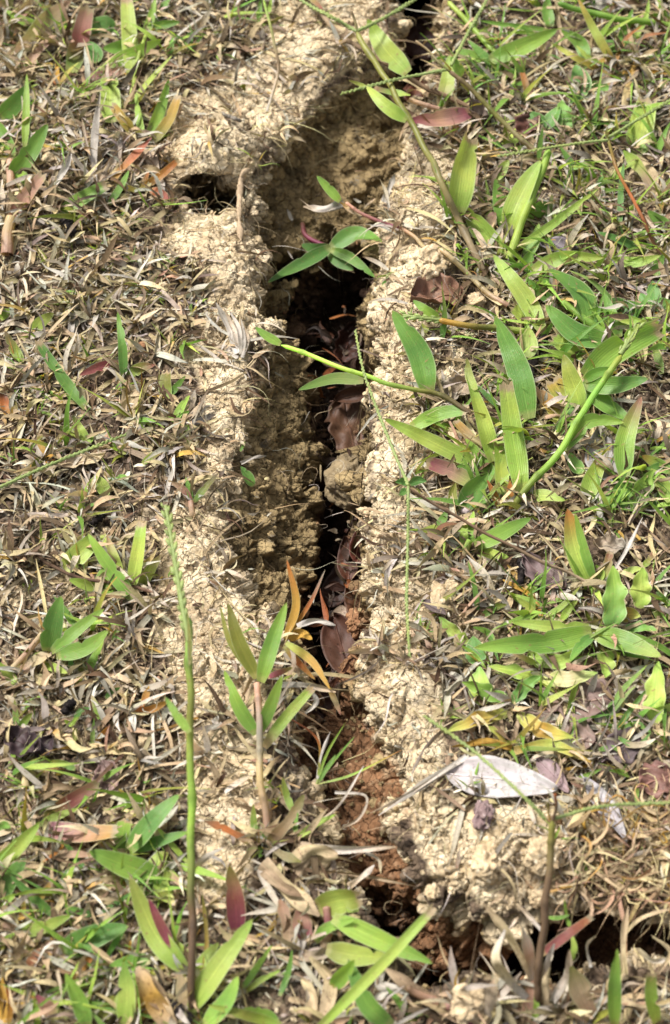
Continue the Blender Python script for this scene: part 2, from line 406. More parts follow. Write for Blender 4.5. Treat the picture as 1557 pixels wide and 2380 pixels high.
def leaf_mat(name, trans, rough, spots, veins=30, spec=.3):
    t = NT(name)
    at = t.n('ShaderNodeAttribute', attribute_name='Col').outputs['Color']
    uv = t.n('ShaderNodeUVMap').outputs[0]
    co = t.n('ShaderNodeTexCoord').outputs['Object']
    sx = t.n('ShaderNodeSeparateXYZ'); t.l(uv, sx.inputs[0])
    u, v = sx.outputs[0], sx.outputs[1]
    mp = t.n('ShaderNodeMapping'); mp.inputs['Scale'].default_value = (2.5, veins*.7, 1); t.l(uv, mp.inputs[0])
    geo = t.n('ShaderNodeObjectInfo')
    add = t.n('ShaderNodeVectorMath', operation='ADD'); t.l(mp.outputs[0], add.inputs[0]); t.l(geo.outputs['Location'], add.inputs[1])
    st = t.noise(add.outputs[0], 1, 3)
    c = t.mix(t.ramp(st, .3, .7), t.mix(1.0, at, (.82, .85, .8), 'MULTIPLY'), t.mix(1.0, at, (1.15, 1.1, 1.15), 'MULTIPLY'))
    av = t.math('ABSOLUTE', t.math('SUBTRACT', v, .5))
    mid = t.math('LESS_THAN', av, .03)
    c = t.mix(t.math('MULTIPLY', mid, .35), c, t.mix(1.0, c, (1.5, 1.4, 1.4), 'MULTIPLY'))
    if spots:
        edge = t.math('MULTIPLY', t.ramp(av, .44, .49), .45)
        c = t.mix(edge, c, lin((205, 215, 170), .8))
        sp = t.math('MAXIMUM', t.ramp(t.noise(co, 480, 3, .6), .66, .72), t.math('MULTIPLY', t.ramp(t.noise(co, 1500, 2, .6), .6, .68), .5))
        c = t.mix(t.math('MULTIPLY', sp, .75), c, lin((170, 140, 95), .7))
        bl = t.ramp(t.noise(co, 85, 2, .5), .5, .72)
        c = t.mix(t.math('MULTIPLY', bl, .35), c, t.mix(1.0, c, (1.35, 1.15, .8), 'MULTIPLY'))
    else:
        bl = t.ramp(t.noise(co, 220, 4, .6), .4, .7)
        c = t.mix(t.math('MULTIPLY', bl, .6), c, t.mix(1.0, c, (.55, .52, .5), 'MULTIPLY'))
        c = t.mix(t.ramp(t.noise(co, 900, 2, .6), .62, .7), c, t.mix(1.0, c, (.45, .4, .4), 'MULTIPLY'))
    hh = t.math('SINE', t.math('MULTIPLY', v, veins*2.2))
    nrm = t.bump(hh, .00006, .4); nrm = t.bump(t.noise(co, 500, 3), .0004, .5, nrm)
    p = t.n('ShaderNodeBsdfPrincipled'); p.inputs['Roughness'].default_value = rough; p.inputs['Specular IOR Level'].default_value = spec
    t.l(c, p.inputs['Base Color']); t.l(nrm, p.inputs['Normal'])
    tr = t.n('ShaderNodeBsdfTranslucent'); t.l(t.mix(1.0, c, (1.3, 1.35, .7), 'MULTIPLY'), tr.inputs[0]); t.l(nrm, tr.inputs['Normal'])
    mx = t.n('ShaderNodeMixShader'); mx.inputs[0].default_value = trans
    t.l(p.outputs[0], mx.inputs[1]); t.l(tr.outputs[0], mx.inputs[2]); t.l(mx.outputs[0], t.out.inputs[0])
    return t.m
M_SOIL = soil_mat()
M_GREEN = leaf_mat('green_blade', .38, .42, True)
M_HERB = leaf_mat('herb_leaf', .22, .55, True, 8)
M_DEAD = leaf_mat('dead_blade', .12, .85, False, 16, .1)
M_BROWN = leaf_mat('brown_leaf', .08, .6, False, 9, .3)
def stone_mat(name, c1, c2, c3):
    t = NT(name); co = t.n('ShaderNodeTexCoord').outputs['Object']
    c = t.mix(t.ramp(t.noise(co, 140, 4), .35, .65), lin(c1), lin(c2))
    c = t.mix(t.ramp(t.noise(co, 480, 3), .55, .7), c, lin(c3))
    nrm = t.bump(t.math('ADD', t.noise(co, 700, 5, .7), t.noise(co, 260, 4)), .0011)
    p = t.n('ShaderNodeBsdfPrincipled'); p.inputs['Roughness'].default_value = .93; p.inputs['Specular IOR Level'].default_value = .15
    t.l(c, p.inputs['Base Color']); t.l(nrm, p.inputs['Normal']); t.l(p.outputs[0], t.out.inputs[0]); return t.m
M_STONE = stone_mat('grey_stone', (146, 128, 98), (108, 94, 72), (164, 150, 122))
M_CLOD = stone_mat('pale_clod', (206, 184, 148), (174, 150, 116), (220, 206, 178))
M_RED = stone_mat('red_clod', (152, 112, 80), (120, 86, 62), (172, 134, 98))
M_CHAR = stone_mat('charcoal', (44, 38, 36), (26, 23, 23), (70, 62, 58))
M_BERRY = stone_mat("shrivelled_berry", (150, 128, 122), (104, 82, 84), (186, 170, 164))

# ------------------------------------------------------------------ ground object
vpx, vpy = proj(V)
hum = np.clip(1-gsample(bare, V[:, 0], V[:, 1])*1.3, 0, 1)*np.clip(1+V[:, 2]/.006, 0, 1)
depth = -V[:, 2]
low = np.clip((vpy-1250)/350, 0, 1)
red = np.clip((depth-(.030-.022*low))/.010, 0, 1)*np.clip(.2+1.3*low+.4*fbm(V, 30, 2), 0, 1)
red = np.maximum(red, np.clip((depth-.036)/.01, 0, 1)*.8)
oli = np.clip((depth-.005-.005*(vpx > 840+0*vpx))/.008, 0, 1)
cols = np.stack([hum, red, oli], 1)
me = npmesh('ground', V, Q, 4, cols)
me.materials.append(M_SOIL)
ground = link(bpy.data.objects.new('ground', me)); tag(ground, kind='structure')
# the same ground carried on all round, in one ring
def outer():
    o = 1.6; xs = [-o, X0+.004, X1-.004, o]; ys = [-o, Y0+.004, Y1-.004, o]
    n = 40; vs = []; fs = []; cs = []
    for i in range(3):
        for j in range(3):
            if i == 1 and j == 1: continue
            a = np.linspace(xs[i], xs[i+1], n); b = np.linspace(ys[j], ys[j+1], n)
            A, B = np.meshgrid(a, b, indexing='ij'); base = len(vs)*n*n
            z = -.001+0.004*n2(A, B, 22, 3, 1.7)
            vs.append(np.stack([A.ravel(), B.ravel(), z.ravel()], 1))
            k = np.arange(n*n).reshape(n, n)
            fs.append(np.stack([k[:-1, :-1], k[1:, :-1], k[1:, 1:], k[:-1, 1:]], 2).reshape(-1, 4)+base)
    Vv = np.concatenate(vs); Ff = np.concatenate(fs)
    c = np.zeros((len(Vv), 3)); c[:, 0] = 1
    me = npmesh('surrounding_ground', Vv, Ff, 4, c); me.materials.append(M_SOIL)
    tag(link(bpy.data.objects.new('surrounding_ground', me)), kind='structure')
outer()

# ------------------------------------------------------------------ strands in bulk (vectorised)
PAL = {'g': (128, 172, 78), 'G': (104, 150, 74), 'y': (192, 212, 106), 'l': (162, 198, 88), 'p': (198, 158, 136), 'r': (150, 88, 84), 'm': (152, 74, 100), 'o': (200, 158, 76), 'O': (192, 116, 66),
       't': (200, 176, 144), 'w': (214, 206, 194), 'b': (124, 102, 80), 'k': (46, 40, 38), 'v': (138, 142, 64), 's': (214, 196, 152), 'n': (128, 128, 66), 'd': (82, 64, 52), 'h': (176, 194, 120), 'x': (104, 62, 42), 'z': (158, 150, 136)}
CF = 0.74
def strands(name, mat, x, y, az, el, L, W, c0, c1, droop, wav, lift, K=6, follow=HS, clear=.0004, taper=.8, kind='stuff', label=None, cat=None, fold=.25, z0=None):
    n = len(x); s = np.linspace(0, 1, K+1)[None, :]
    turn = wav[:, None]*np.sin(s*rng.uniform(2, 6, (n, 1))+rng.uniform(0, 6, (n, 1)))
    a = az[:, None]+turn
    e = el[:, None]-droop[:, None]*s
    st = L[:, None]/K
    dx = np.cos(a)*np.cos(e)*st; dy = np.sin(a)*np.cos(e)*st; dz = np.sin(e)*st
    Xs = x[:, None]+np.cumsum(dx, 1)-dx; Ys = y[:, None]+np.cumsum(dy, 1)-dy
    zb = hm(x, y, HD)+lift if z0 is None else z0
    Zs = zb[:, None]+np.cumsum(dz, 1)-dz
    fl = hm(Xs, Ys, follow)+clear
    Zs = np.maximum(Zs, fl)
    # do not fall into the crack: stay near the base height
    Zs = np.maximum(Zs, zb[:, None]-.012)
    P = np.stack([Xs, Ys, Zs], 2)
    T = np.gradient(P, axis=1); T /= np.linalg.norm(T, axis=2, keepdims=True)+1e-9
    tw = rng.normal(0, .7, (n, 1))+rng.normal(0, 1.0, (n, 1))*s
    up = np.stack([np.sin(tw), 0*tw, np.cos(tw)], 2)
    up = up+rng.normal(0, .2, (n, 1, 3))
    S = np.cross(T, up); S /= np.linalg.norm(S, axis=2, keepdims=True)+1e-9
    Nn = np.cross(S, T)
    prof = np.minimum(1, .55+s*2.5)*np.clip((1-s)/(1-taper+1e-3)*1.0, 0.12, 1)
    w = W[:, None]*prof/2
    V3 = np.stack([P-S*w[..., None], P-Nn*(w*fold)[..., None], P+S*w[..., None]], 2)  # n,K+1,3,3
    Vv = V3.reshape(-1, 3)
    b = (np.arange(n)*(K+1)*3)[:, None, None]; k = (np.arange(K)*3)[None, :, None]; j = np.arange(2)[None, None, :]
    o = b+k+j
    Fq = np.stack([o, o+1, o+4, o+3], -1).reshape(-1, 4)
    C = c0[:, None, :]*(1-s[..., None])+c1[:, None, :]*s[..., None]
    C = np.repeat(C[:, :, None, :], 3, 2).reshape(-1, 3)
    uu = np.broadcast_to((s*1.0+rng.random((n, 1))*7)[:, :, None], (n, K+1, 3)); vv = np.broadcast_to(np.array([0, .5, 1])[None, None, :], (n, K+1, 3))
    uv = np.stack([uu.ravel(), vv.ravel()], 1)
    me = npmesh(name, Vv, Fq, 4, C, uv); me.materials.append(mat)
    o = link(bpy.data.objects.new(name, me)); tag(o, label, cat, None, kind)
    return o
def pick(keys, probs, n, jit=.16, f=CF):
    P = np.array([lin(PAL[k], f) for k in keys]); i = rng.choice(len(keys), n, p=np.array(probs)/sum(probs))
    P = P*(1, 1.01, .95)
    return P[i]*np.exp(rng.normal(0, jit, (n, 1)))*np.exp(rng.normal(0, .04, (n, 3)))
def scatter(n, dens):
    xs = []; ys = []; c = 0
    while c < n:
        x = rng.uniform(X0+.006, X1-.006, n*3); y = rng.uniform(Y0+.006, Y1-.006, n*3)
        k = rng.random(n*3) < dens(x, y); xs.append(x[k]); ys.append(y[k]); c += k.sum()
    return np.concatenate(xs)[:n], np.concatenate(ys)[:n]
clump = np.clip(.5+1.7*n2(GX, GY, 75, 2, 40.), 0.02, 1)
_K = np.array([(770,1960),(960,1990),(1150,2100),(1557,2080),(1750,2080),(1750,2310),(1150,2345),(900,2330),(800,2150)], float)
openm = np.maximum(blur(inpoly(GX, GY, unproj(_K[:, 0], _K[:, 1])[:, :2]).astype(float), 5), blur((np.minimum(dL, dR) < .004) & (GY < -.03), 3)*.8)
def d_turf(x, y): return (1-.93*gsample(openm, x, y))*(1-np.clip(gsample(bare, x, y)*1.15, 0, .93))*(1-gsample(crack, x, y))**2*(.18+.82*gsample(clump, x, y))
def d_any(x, y): return (1-.9*gsample(openm, x, y))*(1-.75*gsample(bare, x, y))*(1-.9*gsample(crack, x, y))
def thatch(name, N, Lr, Wr, keys, pr, el, label, cat, dens=d_turf, mat=None, wav=.35, keys1=None, pr1=None, droop=.8, taper=.6, lift=.001, tuft=0, K=6):
    if tuft:
        cx, cy = scatter(N//tuft, dens); x = np.repeat(cx, tuft); y = np.repeat(cy, tuft); n = len(x)
        x = x+rng.normal(0, .0012, n); y = y+rng.normal(0, .0012, n)
    else: x, y = scatter(N, dens); n = N
    x = np.clip(x, X0+.005, X1-.005); y = np.clip(y, Y0+.005, Y1-.005)
    az = rng.uniform(0, 2*math.pi, n)
    e = rng.uniform(el[0], el[1], n)
    L = np.exp(rng.uniform(math.log(Lr[0]), math.log(Lr[1]), n))*MM; W = np.exp(rng.uniform(math.log(Wr[0]), math.log(Wr[1]), n))*MM
    c0 = pick(keys, pr, n); c1 = pick(keys1 or keys, pr1 or pr, n); m = rng.random(n)[:, None] < .6
    c1 = np.where(m, c0*.6+c1*.4, c1)
    return strands(name, mat or M_DEAD, x, y, az, e, L, W, c0, c1, rng.uniform(.1, droop*2, n), rng.normal(0, wav, n), lift, taper=taper, label=label, cat=cat, K=K)
DK = ['t', 'w', 'b', 's', 'p', 'd', 'o', 'z']
thatch('dry_grass_litter', 11500, (6, 34), (.6, 2.3), DK, [.25, .24, .16, .17, .015, .09, .01, .07], (-.05, .22), 'dry grey and tan grass bits matted over the whole turf', 'grass litter')
thatch('dead_grass_tufts', 10500, (6, 21), (.9, 2.8), DK, [.24, .24, .16, .17, .02, .09, .01, .07], (.1, 1.15), 'withered straw and brown tufts standing all over the turf', 'dead grass', tuft=9, droop=.9)
thatch('brown_grass_crumbs', 7000, (2, 8), (.5, 1.8), DK, [.2, .12, .28, .12, .04, .2, .0, .04], (-.1, .5), 'short broken chips of dead grass strewn on soil', 'grass litter', dens=d_any, K=3)
thatch('fine_root_hairs', 6500, (6, 26), (.16, .34), ['t', 'w', 'b', 's', 'd'], [.3, .2, .22, .2, .08], (-.1, .7), 'hair thin pale rootlets curling over soil and crack edges', 'rootlets',
       dens=lambda x, y: (.55+.45*gsample(bare, x, y))*(1-.75*gsample(crack, x, y)), wav=1.3, K=9, droop=.7, taper=.3)
thatch('short_green_grass', 2700, (4, 12), (.5, 1.3), ['g', 'l', 'v', 'G', 'y', 'o'], [.26, .18, .22, .14, .08, .12], (.3, 1.25), 'tiny green and olive grass shoots dotted through the dry turf', 'grass',
       mat=M_GREEN, tuft=5, keys1=['v', 'l', 'o', 'O', 'g'], pr1=[.3, .2, .2, .1, .2], droop=.6, taper=.4)
def d_green(x, y):
    px, py = proj(np.stack([x, y, 0*x], 1)); g = (np.exp(-((px-1300)/330)**2)*(py < 1750)*1.0+.5*np.exp(-((px-150)/260)**2-((py-2150)/420)**2)+.35*np.exp(-((px-120)/200)**2-((py-150)/260)**2)+.06)
    return np.clip(g, 0, 1)*d_turf(x, y)
thatch('low_green_grass', 1050, (10, 32), (1.1, 3.8), ['g', 'l', 'y', 'G', 'v'], [.3, .3, .15, .15, .1], (.3, 1.1), 'narrow green and yellow grass blades in low tufts across the turf', 'grass', mat=M_GREEN, tuft=4,
       keys1=['g', 'l', 'y', 'v', 'o'], pr1=[.3, .3, .2, .1, .1], droop=.5, taper=.15, dens=d_green, K=8, wav=.12)
# straw and roots fringing both lips of the crack
def fringe(name, W, N, label, Lr=(6, 24), Wr=(.25, 1.3), outw=.002):
    seg = np.diff(W, axis=0); sl_ = np.linalg.norm(seg, axis=1); k = rng.choice(len(seg), N, p=sl_/sl_.sum()); t = rng.random(N)
    c = W[k]+seg[k]*t[:, None]; k_ = rng.random(N) > .85*gsample(openm, c[:, 0], c[:, 1]); c = c[k_]; k = k[k_]; t = t[k_]; nrm = np.stack([-seg[k][:, 1], seg[k][:, 0]], 1)/sl_[k][:, None]
    side = 1 if W is RW else -1
    nrm = nrm*side                                        # away from the opening
    cl = np.clip(.5+1.6*vnoise(np.stack([c[:, 0]*60, c[:, 1]*60, 0*t], 1)), 0, 1) > rng.random(len(c)); c = c[cl]; nrm = nrm[cl]; n = len(c)
    o = rng.uniform(0, .010, n); x = c[:, 0]+nrm[:, 0]*o; y = c[:, 1]+nrm[:, 1]*o
    az = np.arctan2(-nrm[:, 1], -nrm[:, 0])+rng.normal(0, 1.1, n)
    L = np.exp(rng.uniform(math.log(Lr[0]), math.log(Lr[1]), n))*MM; Wd = np.exp(rng.uniform(math.log(Wr[0]), math.log(Wr[1]), n))*MM
    c0 = pick(['t', 's', 'w', 'b', 'd'], [.3, .2, .2, .2, .1], n); c1 = c0*rng.uniform(.7, 1.2, (n, 1))
    strands(name, M_DEAD, x, y, az, rng.uniform(-.3, .5, n), L, Wd, c0, c1, rng.uniform(.4, 2.0, n), rng.normal(0, .7, n), .0008, K=9, follow=HM, taper=.3, label=label, cat='grass litter')
fringe('rim_straw', LW, 620, 'pale straw bits fringing the sloping lip of the crack')
fringe('lip_straw', RW, 480, 'pale straw bits fringing the steep clay lip of the crack')
# dense straw beside the transverse opening and hanging over its edge
def region(poly):
    A = np.array(poly, float); W = unproj(A[:, 0], A[:, 1])[:, :2]
    m = blur(inpoly(GX, GY, W).astype(float), 6); return lambda x, y: gsample(m, x, y)
thatch('curling_straw_mat', 520, (12, 30), (.6, 1.6), ['t', 's', 'p', 'b', 'o'], [.35, .25, .15, .17, .08], (.1, .8), 'long curling tan straw hanging over the side opening', 'straw',
       dens=region([(1370, 1930), (1600, 1880), (1650, 2085), (1330, 2065)]), wav=1.0, K=10, droop=1.0, taper=.4)
thatch('leaning_straw_mat', 200, (8, 18), (.7, 2.0), ['t', 's', 'w', 'b', 'p'], [.3, .2, .2, .2, .1], (.1, .7), 'pale leaning straw along the lower lip of the opening', 'straw',
       dens=region([(1150, 2330), (1650, 2290), (1650, 2440), (1150, 2460)]), wav=.5, K=8, droop=.8, taper=.4)

# ------------------------------------------------------------------ crumbs of soil
def icos(sub):
    import bmesh
    bm = bmesh.new(); bmesh.ops.create_icosphere(bm, subdivisions=sub, radius=1); V = np.array([v.co[:] for v in bm.verts]); F = np.array([[v.index for v in f.verts] for f in bm.faces]); bm.free(); return V, F
IV, IF = icos(2)
def crumbs(name, N, rr, dens, mat, label, cols):
    x, y = scatter(N, dens); r = np.exp(rng.normal(math.log(rr), .45, N))*MM
    z = hm(x, y, HM)+r*.3
    B = IV[None]*(r[:, None, None]*np.stack([rng.uniform(.7, 1.3, N), rng.uniform(.7, 1.3, N), rng.uniform(.5, .95, N)], 1)[:, None, :])
    B = B*(1+.28*rng.normal(0, 1, (N, len(IV), 1)).clip(-1, 1))
    a = rng.uniform(0, 6.3, N); ca, sa = np.cos(a)[:, None], np.sin(a)[:, None]
    Vv = np.stack([B[..., 0]*ca-B[..., 1]*sa+x[:, None], B[..., 0]*sa+B[..., 1]*ca+y[:, None], B[..., 2]+z[:, None]], 2).reshape(-1, 3)
    Ff = (IF[None]+(np.arange(N)*len(IV))[:, None, None]).reshape(-1, 3)
    c = np.zeros((len(Vv), 3)); c[:] = cols
    c[:, 2] = np.maximum(c[:, 2], np.clip((-Vv[:, 2]-.003)/.008, 0, 1)); c[:, 1] = np.clip((-Vv[:, 2]-.028)/.01, 0, 1)
    me = npmesh(name, Vv, Ff, 3, c, smooth=False); me.materials.append(mat)
    tag(link(bpy.data.objects.new(name, me)), label, 'soil crumbs', kind='stuff')
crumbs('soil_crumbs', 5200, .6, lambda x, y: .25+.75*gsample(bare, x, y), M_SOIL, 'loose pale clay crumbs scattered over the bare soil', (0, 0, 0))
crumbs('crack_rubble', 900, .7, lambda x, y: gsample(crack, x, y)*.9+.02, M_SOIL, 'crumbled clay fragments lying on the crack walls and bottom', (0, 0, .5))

# ------------------------------------------------------------------ traced plants
OX = [0, 0, 778.5, 0, 778.5, 0, 778.5, 0, 778.5]; OY = [0, 0, 0, 596, 596, 1192, 1192, 1783, 1783]
CS = {0: 1.0}
def tpt(tile, s):
    x, y = map(float, s.split(','))
    return (x, y) if tile == 0 else (OX[tile]+x/2, OY[tile]+y/2)
def catmull(P, n):
    P = np.asarray(P, float)
    if len(P) == 2: return P[0]+(P[1]-P[0])*np.linspace(0, 1, n)[:, None]
    # chord-length quadratic/Catmull through the points
    E = np.vstack([2*P[0]-P[1], P, 2*P[-1]-P[-2]]); out = []
    L = np.r_[0, np.cumsum(np.linalg.norm(np.diff(P, axis=0), axis=1))]; L /= L[-1]
    for u in np.linspace(0, 1, n):
        k = min(np.searchsorted(L, u, side='right')-1, len(P)-2); t = (u-L[k])/(L[k+1]-L[k]+1e-9)
        a, b, c, d = E[k], E[k+1], E[k+2], E[k+3]
        out.append(.5*((2*b)+(c-a)*t+(2*a-5*b+4*c-d)*t*t+(-a+3*b-3*c+d)*t**3))
    return np.array(out)
def place(pts, n, h0, h1, zb=None, clear=.0012):
    """points of the picture to points of the place: over the ground at a height that goes from h0 to h1"""
    S = catmull(pts, n); s = np.linspace(0, 1, n)
    off = h0+(h1-h0)*s**.85
    if zb is None:
        z = np.zeros(n)
        for _ in range(3):
            P = unproj(S[:, 0], S[:, 1], z+off); z = gsample(U, P[:, 0], P[:, 1])
        P = unproj(S[:, 0], S[:, 1], z+off)
    else:
        P = unproj(S[:, 0], S[:, 1], zb+off)
    d = (CAM-P); d /= np.linalg.norm(d, axis=1, keepdims=True)
    t = np.zeros(n)
    for _ in range(50):
        Q_ = P+d*t[:, None]; low = Q_[:, 2] < hm(Q_[:, 0], Q_[:, 1], HD)+clear
        if not low.any(): break
        t += low*.0008
    for _ in range(3):
        tp = np.pad(t, 1, mode='edge'); t = np.maximum(t, (tp[:-2]+tp[2:])/2*.9)
    tp = np.pad(t, 1, mode='edge'); t = (tp[:-2]+tp[1:-1]*2+tp[2:])/4
    return P+d*t[:, None]
def frames(P, nmix=.62, roll=0):
    T = np.gradient(P, axis=0); T /= np.linalg.norm(T, axis=1, keepdims=True)
    c = CAM-P; c /= np.linalg.norm(c, axis=1, keepdims=True)
    n = c*nmix+np.array([0, 0, 1.0])*(1-nmix)
    S = np.cross(T, n); S /= np.linalg.norm(S, axis=1, keepdims=True); Nn = np.cross(S, T)
    if np.ndim(roll) or roll:
        r = np.broadcast_to(roll, (len(P),))[:, None]; S, Nn = S*np.cos(r)+Nn*np.sin(r), Nn*np.cos(r)-S*np.sin(r)
    return T, S, Nn
def grad(col, s):
    K_ = np.array([lin(PAL[c], CF) for c in (col if len(col) > 1 else col*2)]); x = np.linspace(0, 1, len(K_))
    return np.stack([np.interp(s, x, K_[:, a]) for a in range(3)], 1)
def blade_mesh(pts, w, col, tip='point', h=(1, 8), zb=None, wavy=0, dead=False):
    n = 22; m = 7
    P = place(pts, n, h[0]*MM, h[1]*MM, zb)
    T, S, Nn = frames(P, roll=random.uniform(-.35, .35)+np.linspace(0, random.uniform(-.5, .5), n)*(1.6 if dead else 1))
    s = np.linspace(0, 1, n)
    W = w*np.array([pxsize(p) for p in P])*(1.12 if tip == 'cut' else 1.17)
    if tip == 'point':
        k = .3; prof = np.where(s < k, .5+.5*np.sin(s/k*math.pi/2), np.cos((s-k)/(1-k)*math.pi/2)**.62); prof = np.maximum(prof, .02)
    elif tip == 'cut':
        prof = .6+.4*np.sin(np.clip(s/.35, 0, 1)*math.pi/2); prof *= 1-.3*np.clip((s-.45)*1.8, 0, 1)**1.5
    elif tip == 'ell':
        prof = np.sin(np.clip(s*1.02, 0, 1)**.8*math.pi)**.7*.97+.05
    elif tip == 'straw':
        prof = np.where(s < .75, 1, 1-(s-.75)*3.2)*(.85+.15*np.sin(s*9+w))
    vv = np.linspace(-1, 1, m)
    fold = random.uniform(.1, .34) if not dead else random.uniform(-.2, .7)
    ph = random.uniform(0, 6)
    Vs = []; cs = []; uv = []
    G_ = grad(col, s)
    j = math.exp(random.gauss(0, .06))
    bites = [(random.uniform(.25, .9), random.choice((-1, 1)), random.uniform(.25, .6)) for _ in range(random.choice((0, 0, 1, 2)))] if w > 11 and not dead else []
    for i in range(n):
        hw = W[i]*prof[i]/2
        for q, v in enumerate(vv):
            bt_ = 1-sum(a_*math.exp(-((s[i]-s_)/.035)**2) for s_, d_, a_ in bites if d_*v > .3)
            ww = hw*bt_*(1+wavy*.13*math.sin(s[i]*19+ph+v*2))
            p = P[i]+S[i]*v*ww+Nn[i]*(abs(v)**1.3*hw*fold)
            if wavy: p = p+Nn[i]*hw*.28*wavy*abs(v)**2*math.sin(s[i]*17+ph+(3 if v > 0 else 0))
            if dead: p = p+Nn[i]*hw*.3*math.sin(s[i]*7+ph+v*2.2)
            if tip == 'cut' and i >= n-2: p = p+T[i]*hw*(.3*math.sin(q*1.7+ph)+.22*math.sin(q*4.1+ph*3))*(i-n+3)/2
            Vs.append(p); uv.append((s[i]+ph, q/(m-1)))
            t = s[i]; c = G_[i]
            if tip == 'cut' and t > .95: c = lin((184, 164, 130), CF)
            elif tip == 'cut' and t > .86 and (q+int(ph)) % 3 == 0: c = c*.5+lin((190, 170, 120), CF)*.5
            if tip == 'point' and t > .97: c = c*.5+lin((170, 140, 90), CF)*.5
            if t < .07 and not dead: c = c*.55+lin((200, 190, 130), CF)*.45
            cs.append(c*j)
    k = np.arange(n*m).reshape(n, m)
    Fq = np.stack([k[:-1, :-1], k[:-1, 1:], k[1:, 1:], k[1:, :-1]], 2).reshape(-1, 4)
    return np.array(Vs), Fq, np.array(cs), np.array(uv)
def tube(P, r, cols, sides=8):
    n = len(P); T, S, Nn = frames(P); a = np.linspace(0, 2*math.pi, sides, endpoint=False)
    Vv = (P[:, None]+r[:, None, None]*(S[:, None]*np.cos(a)[None, :, None]+Nn[:, None]*np.sin(a)[None, :, None])).reshape(-1, 3)
    k = np.arange(n*sides).reshape(n, sides); kk = np.roll(k, -1, 1)
    Fq = np.stack([k[:-1], kk[:-1], kk[1:], k[1:]], 2).reshape(-1, 4)
    s = np.linspace(0, 1, n)
    uv = np.stack([np.repeat(s, sides), np.tile(np.linspace(0, 1, sides), n)], 1)
    return Vv, Fq, np.repeat(cols, sides, 0), uv
def stem_mesh(pts, w, col, h, zb, nodes=0, taper=.85):
    n = 40; P = place(pts, n, h[0]*MM, h[1]*MM, zb); s = np.linspace(0, 1, n)
    r = w*np.array([pxsize(p) for p in P])/2*(1-(1-taper)*s)
    c = grad(col, s)
    for k in range(nodes):
        q = (k+.6)/nodes; g = np.exp(-((s-q)/.012)**2); r = r*(1+.4*g); c = c*(1-.4*g[:, None])
        c = c*(1+.25*np.clip((s-q)/.2, 0, 1)[:, None]*(s > q)[:, None])
    r[-1] *= .2
    P = P+.00035*np.stack([fbm(P+2, 90, 1), fbm(P+4, 90, 1), 0*s], 1)*3
    return tube(P, r, c)
OCV, OCF = icos(1)
def spike_mesh(pts, w, col, h, zb, dense=False):
    n = 30; P = place(pts, n, h[0]*MM, h[1]*MM, zb)
    L = np.linalg.norm(np.diff(P, axis=0), axis=1).sum(); ps = pxsize(P[n//2]); W = w*ps
    r = np.linspace(W*.4, W*.24, n); c = np.tile(lin(PAL[col[0]], CF), (n, 1))
    Vv, Fq, C, uv = tube(P, r, c, 6)
    Ft = np.concatenate([Fq[:, [0, 1, 2]], Fq[:, [0, 2, 3]]])
    T, S, Nn = frames(P)
    stp = W*(.62 if dense else .6); cnt = int(L/stp); Vs = [Vv]; Fs = [Ft]; Cs = [C]; us = [uv]; base = len(Vv)
    ll = W*(1.5 if dense else 1.35)
    for k in range(cnt):
        f = (k+.5)/cnt*(n-1); i = int(f); u = f-i; i2 = min(i+1, n-1)
        p = P[i]*(1-u)+P[i2]*u; side = 1 if k % 2 else -1
        t = T[i]+S[i]*side*.28; t /= np.linalg.norm(t); sd_ = np.cross(Nn[i], t)
        ctr = p+S[i]*side*W*(.24 if dense else .13)*random.uniform(.6, 1.3)+Nn[i]*W*.08+t*ll*.3
        sc_ = (1-.35*max(0, (k/cnt-.85)/.15))*random.uniform(.8, 1.15)
        if random.random() < .06: continue
        B = OCV[:, 0:1]*t*ll*.5*sc_+OCV[:, 1:2]*sd_*W*.27*sc_+OCV[:, 2:3]*Nn[i]*W*.25*sc_
        Vs.append(ctr+B); Fs.append(OCF+base); base += len(OCV)
        cc = lin(PAL[col[-1]], CF)*math.exp(random.gauss(0, .12)); Cs.append(np.tile(cc, (len(OCV), 1))); us.append(np.tile([.3, .3], (len(OCV), 1)))
    return np.concatenate(Vs), np.concatenate(Fs), np.concatenate(Cs), np.concatenate(us)
def mkobj(name, data, mat, parent=None, origin=None):
    Vv, Fq, C, uv = data
    o = np.zeros(3) if origin is None else np.asarray(origin, float)
    me = npmesh(name, Vv-o, Fq, Fq.shape[1], C, uv); me.materials.append(mat)
    ob = link(bpy.data.objects.new(name, me))
    if parent is not None: ob.parent = parent
    else: ob.location = o
    return ob
DEADC = set('twbsdozxk')
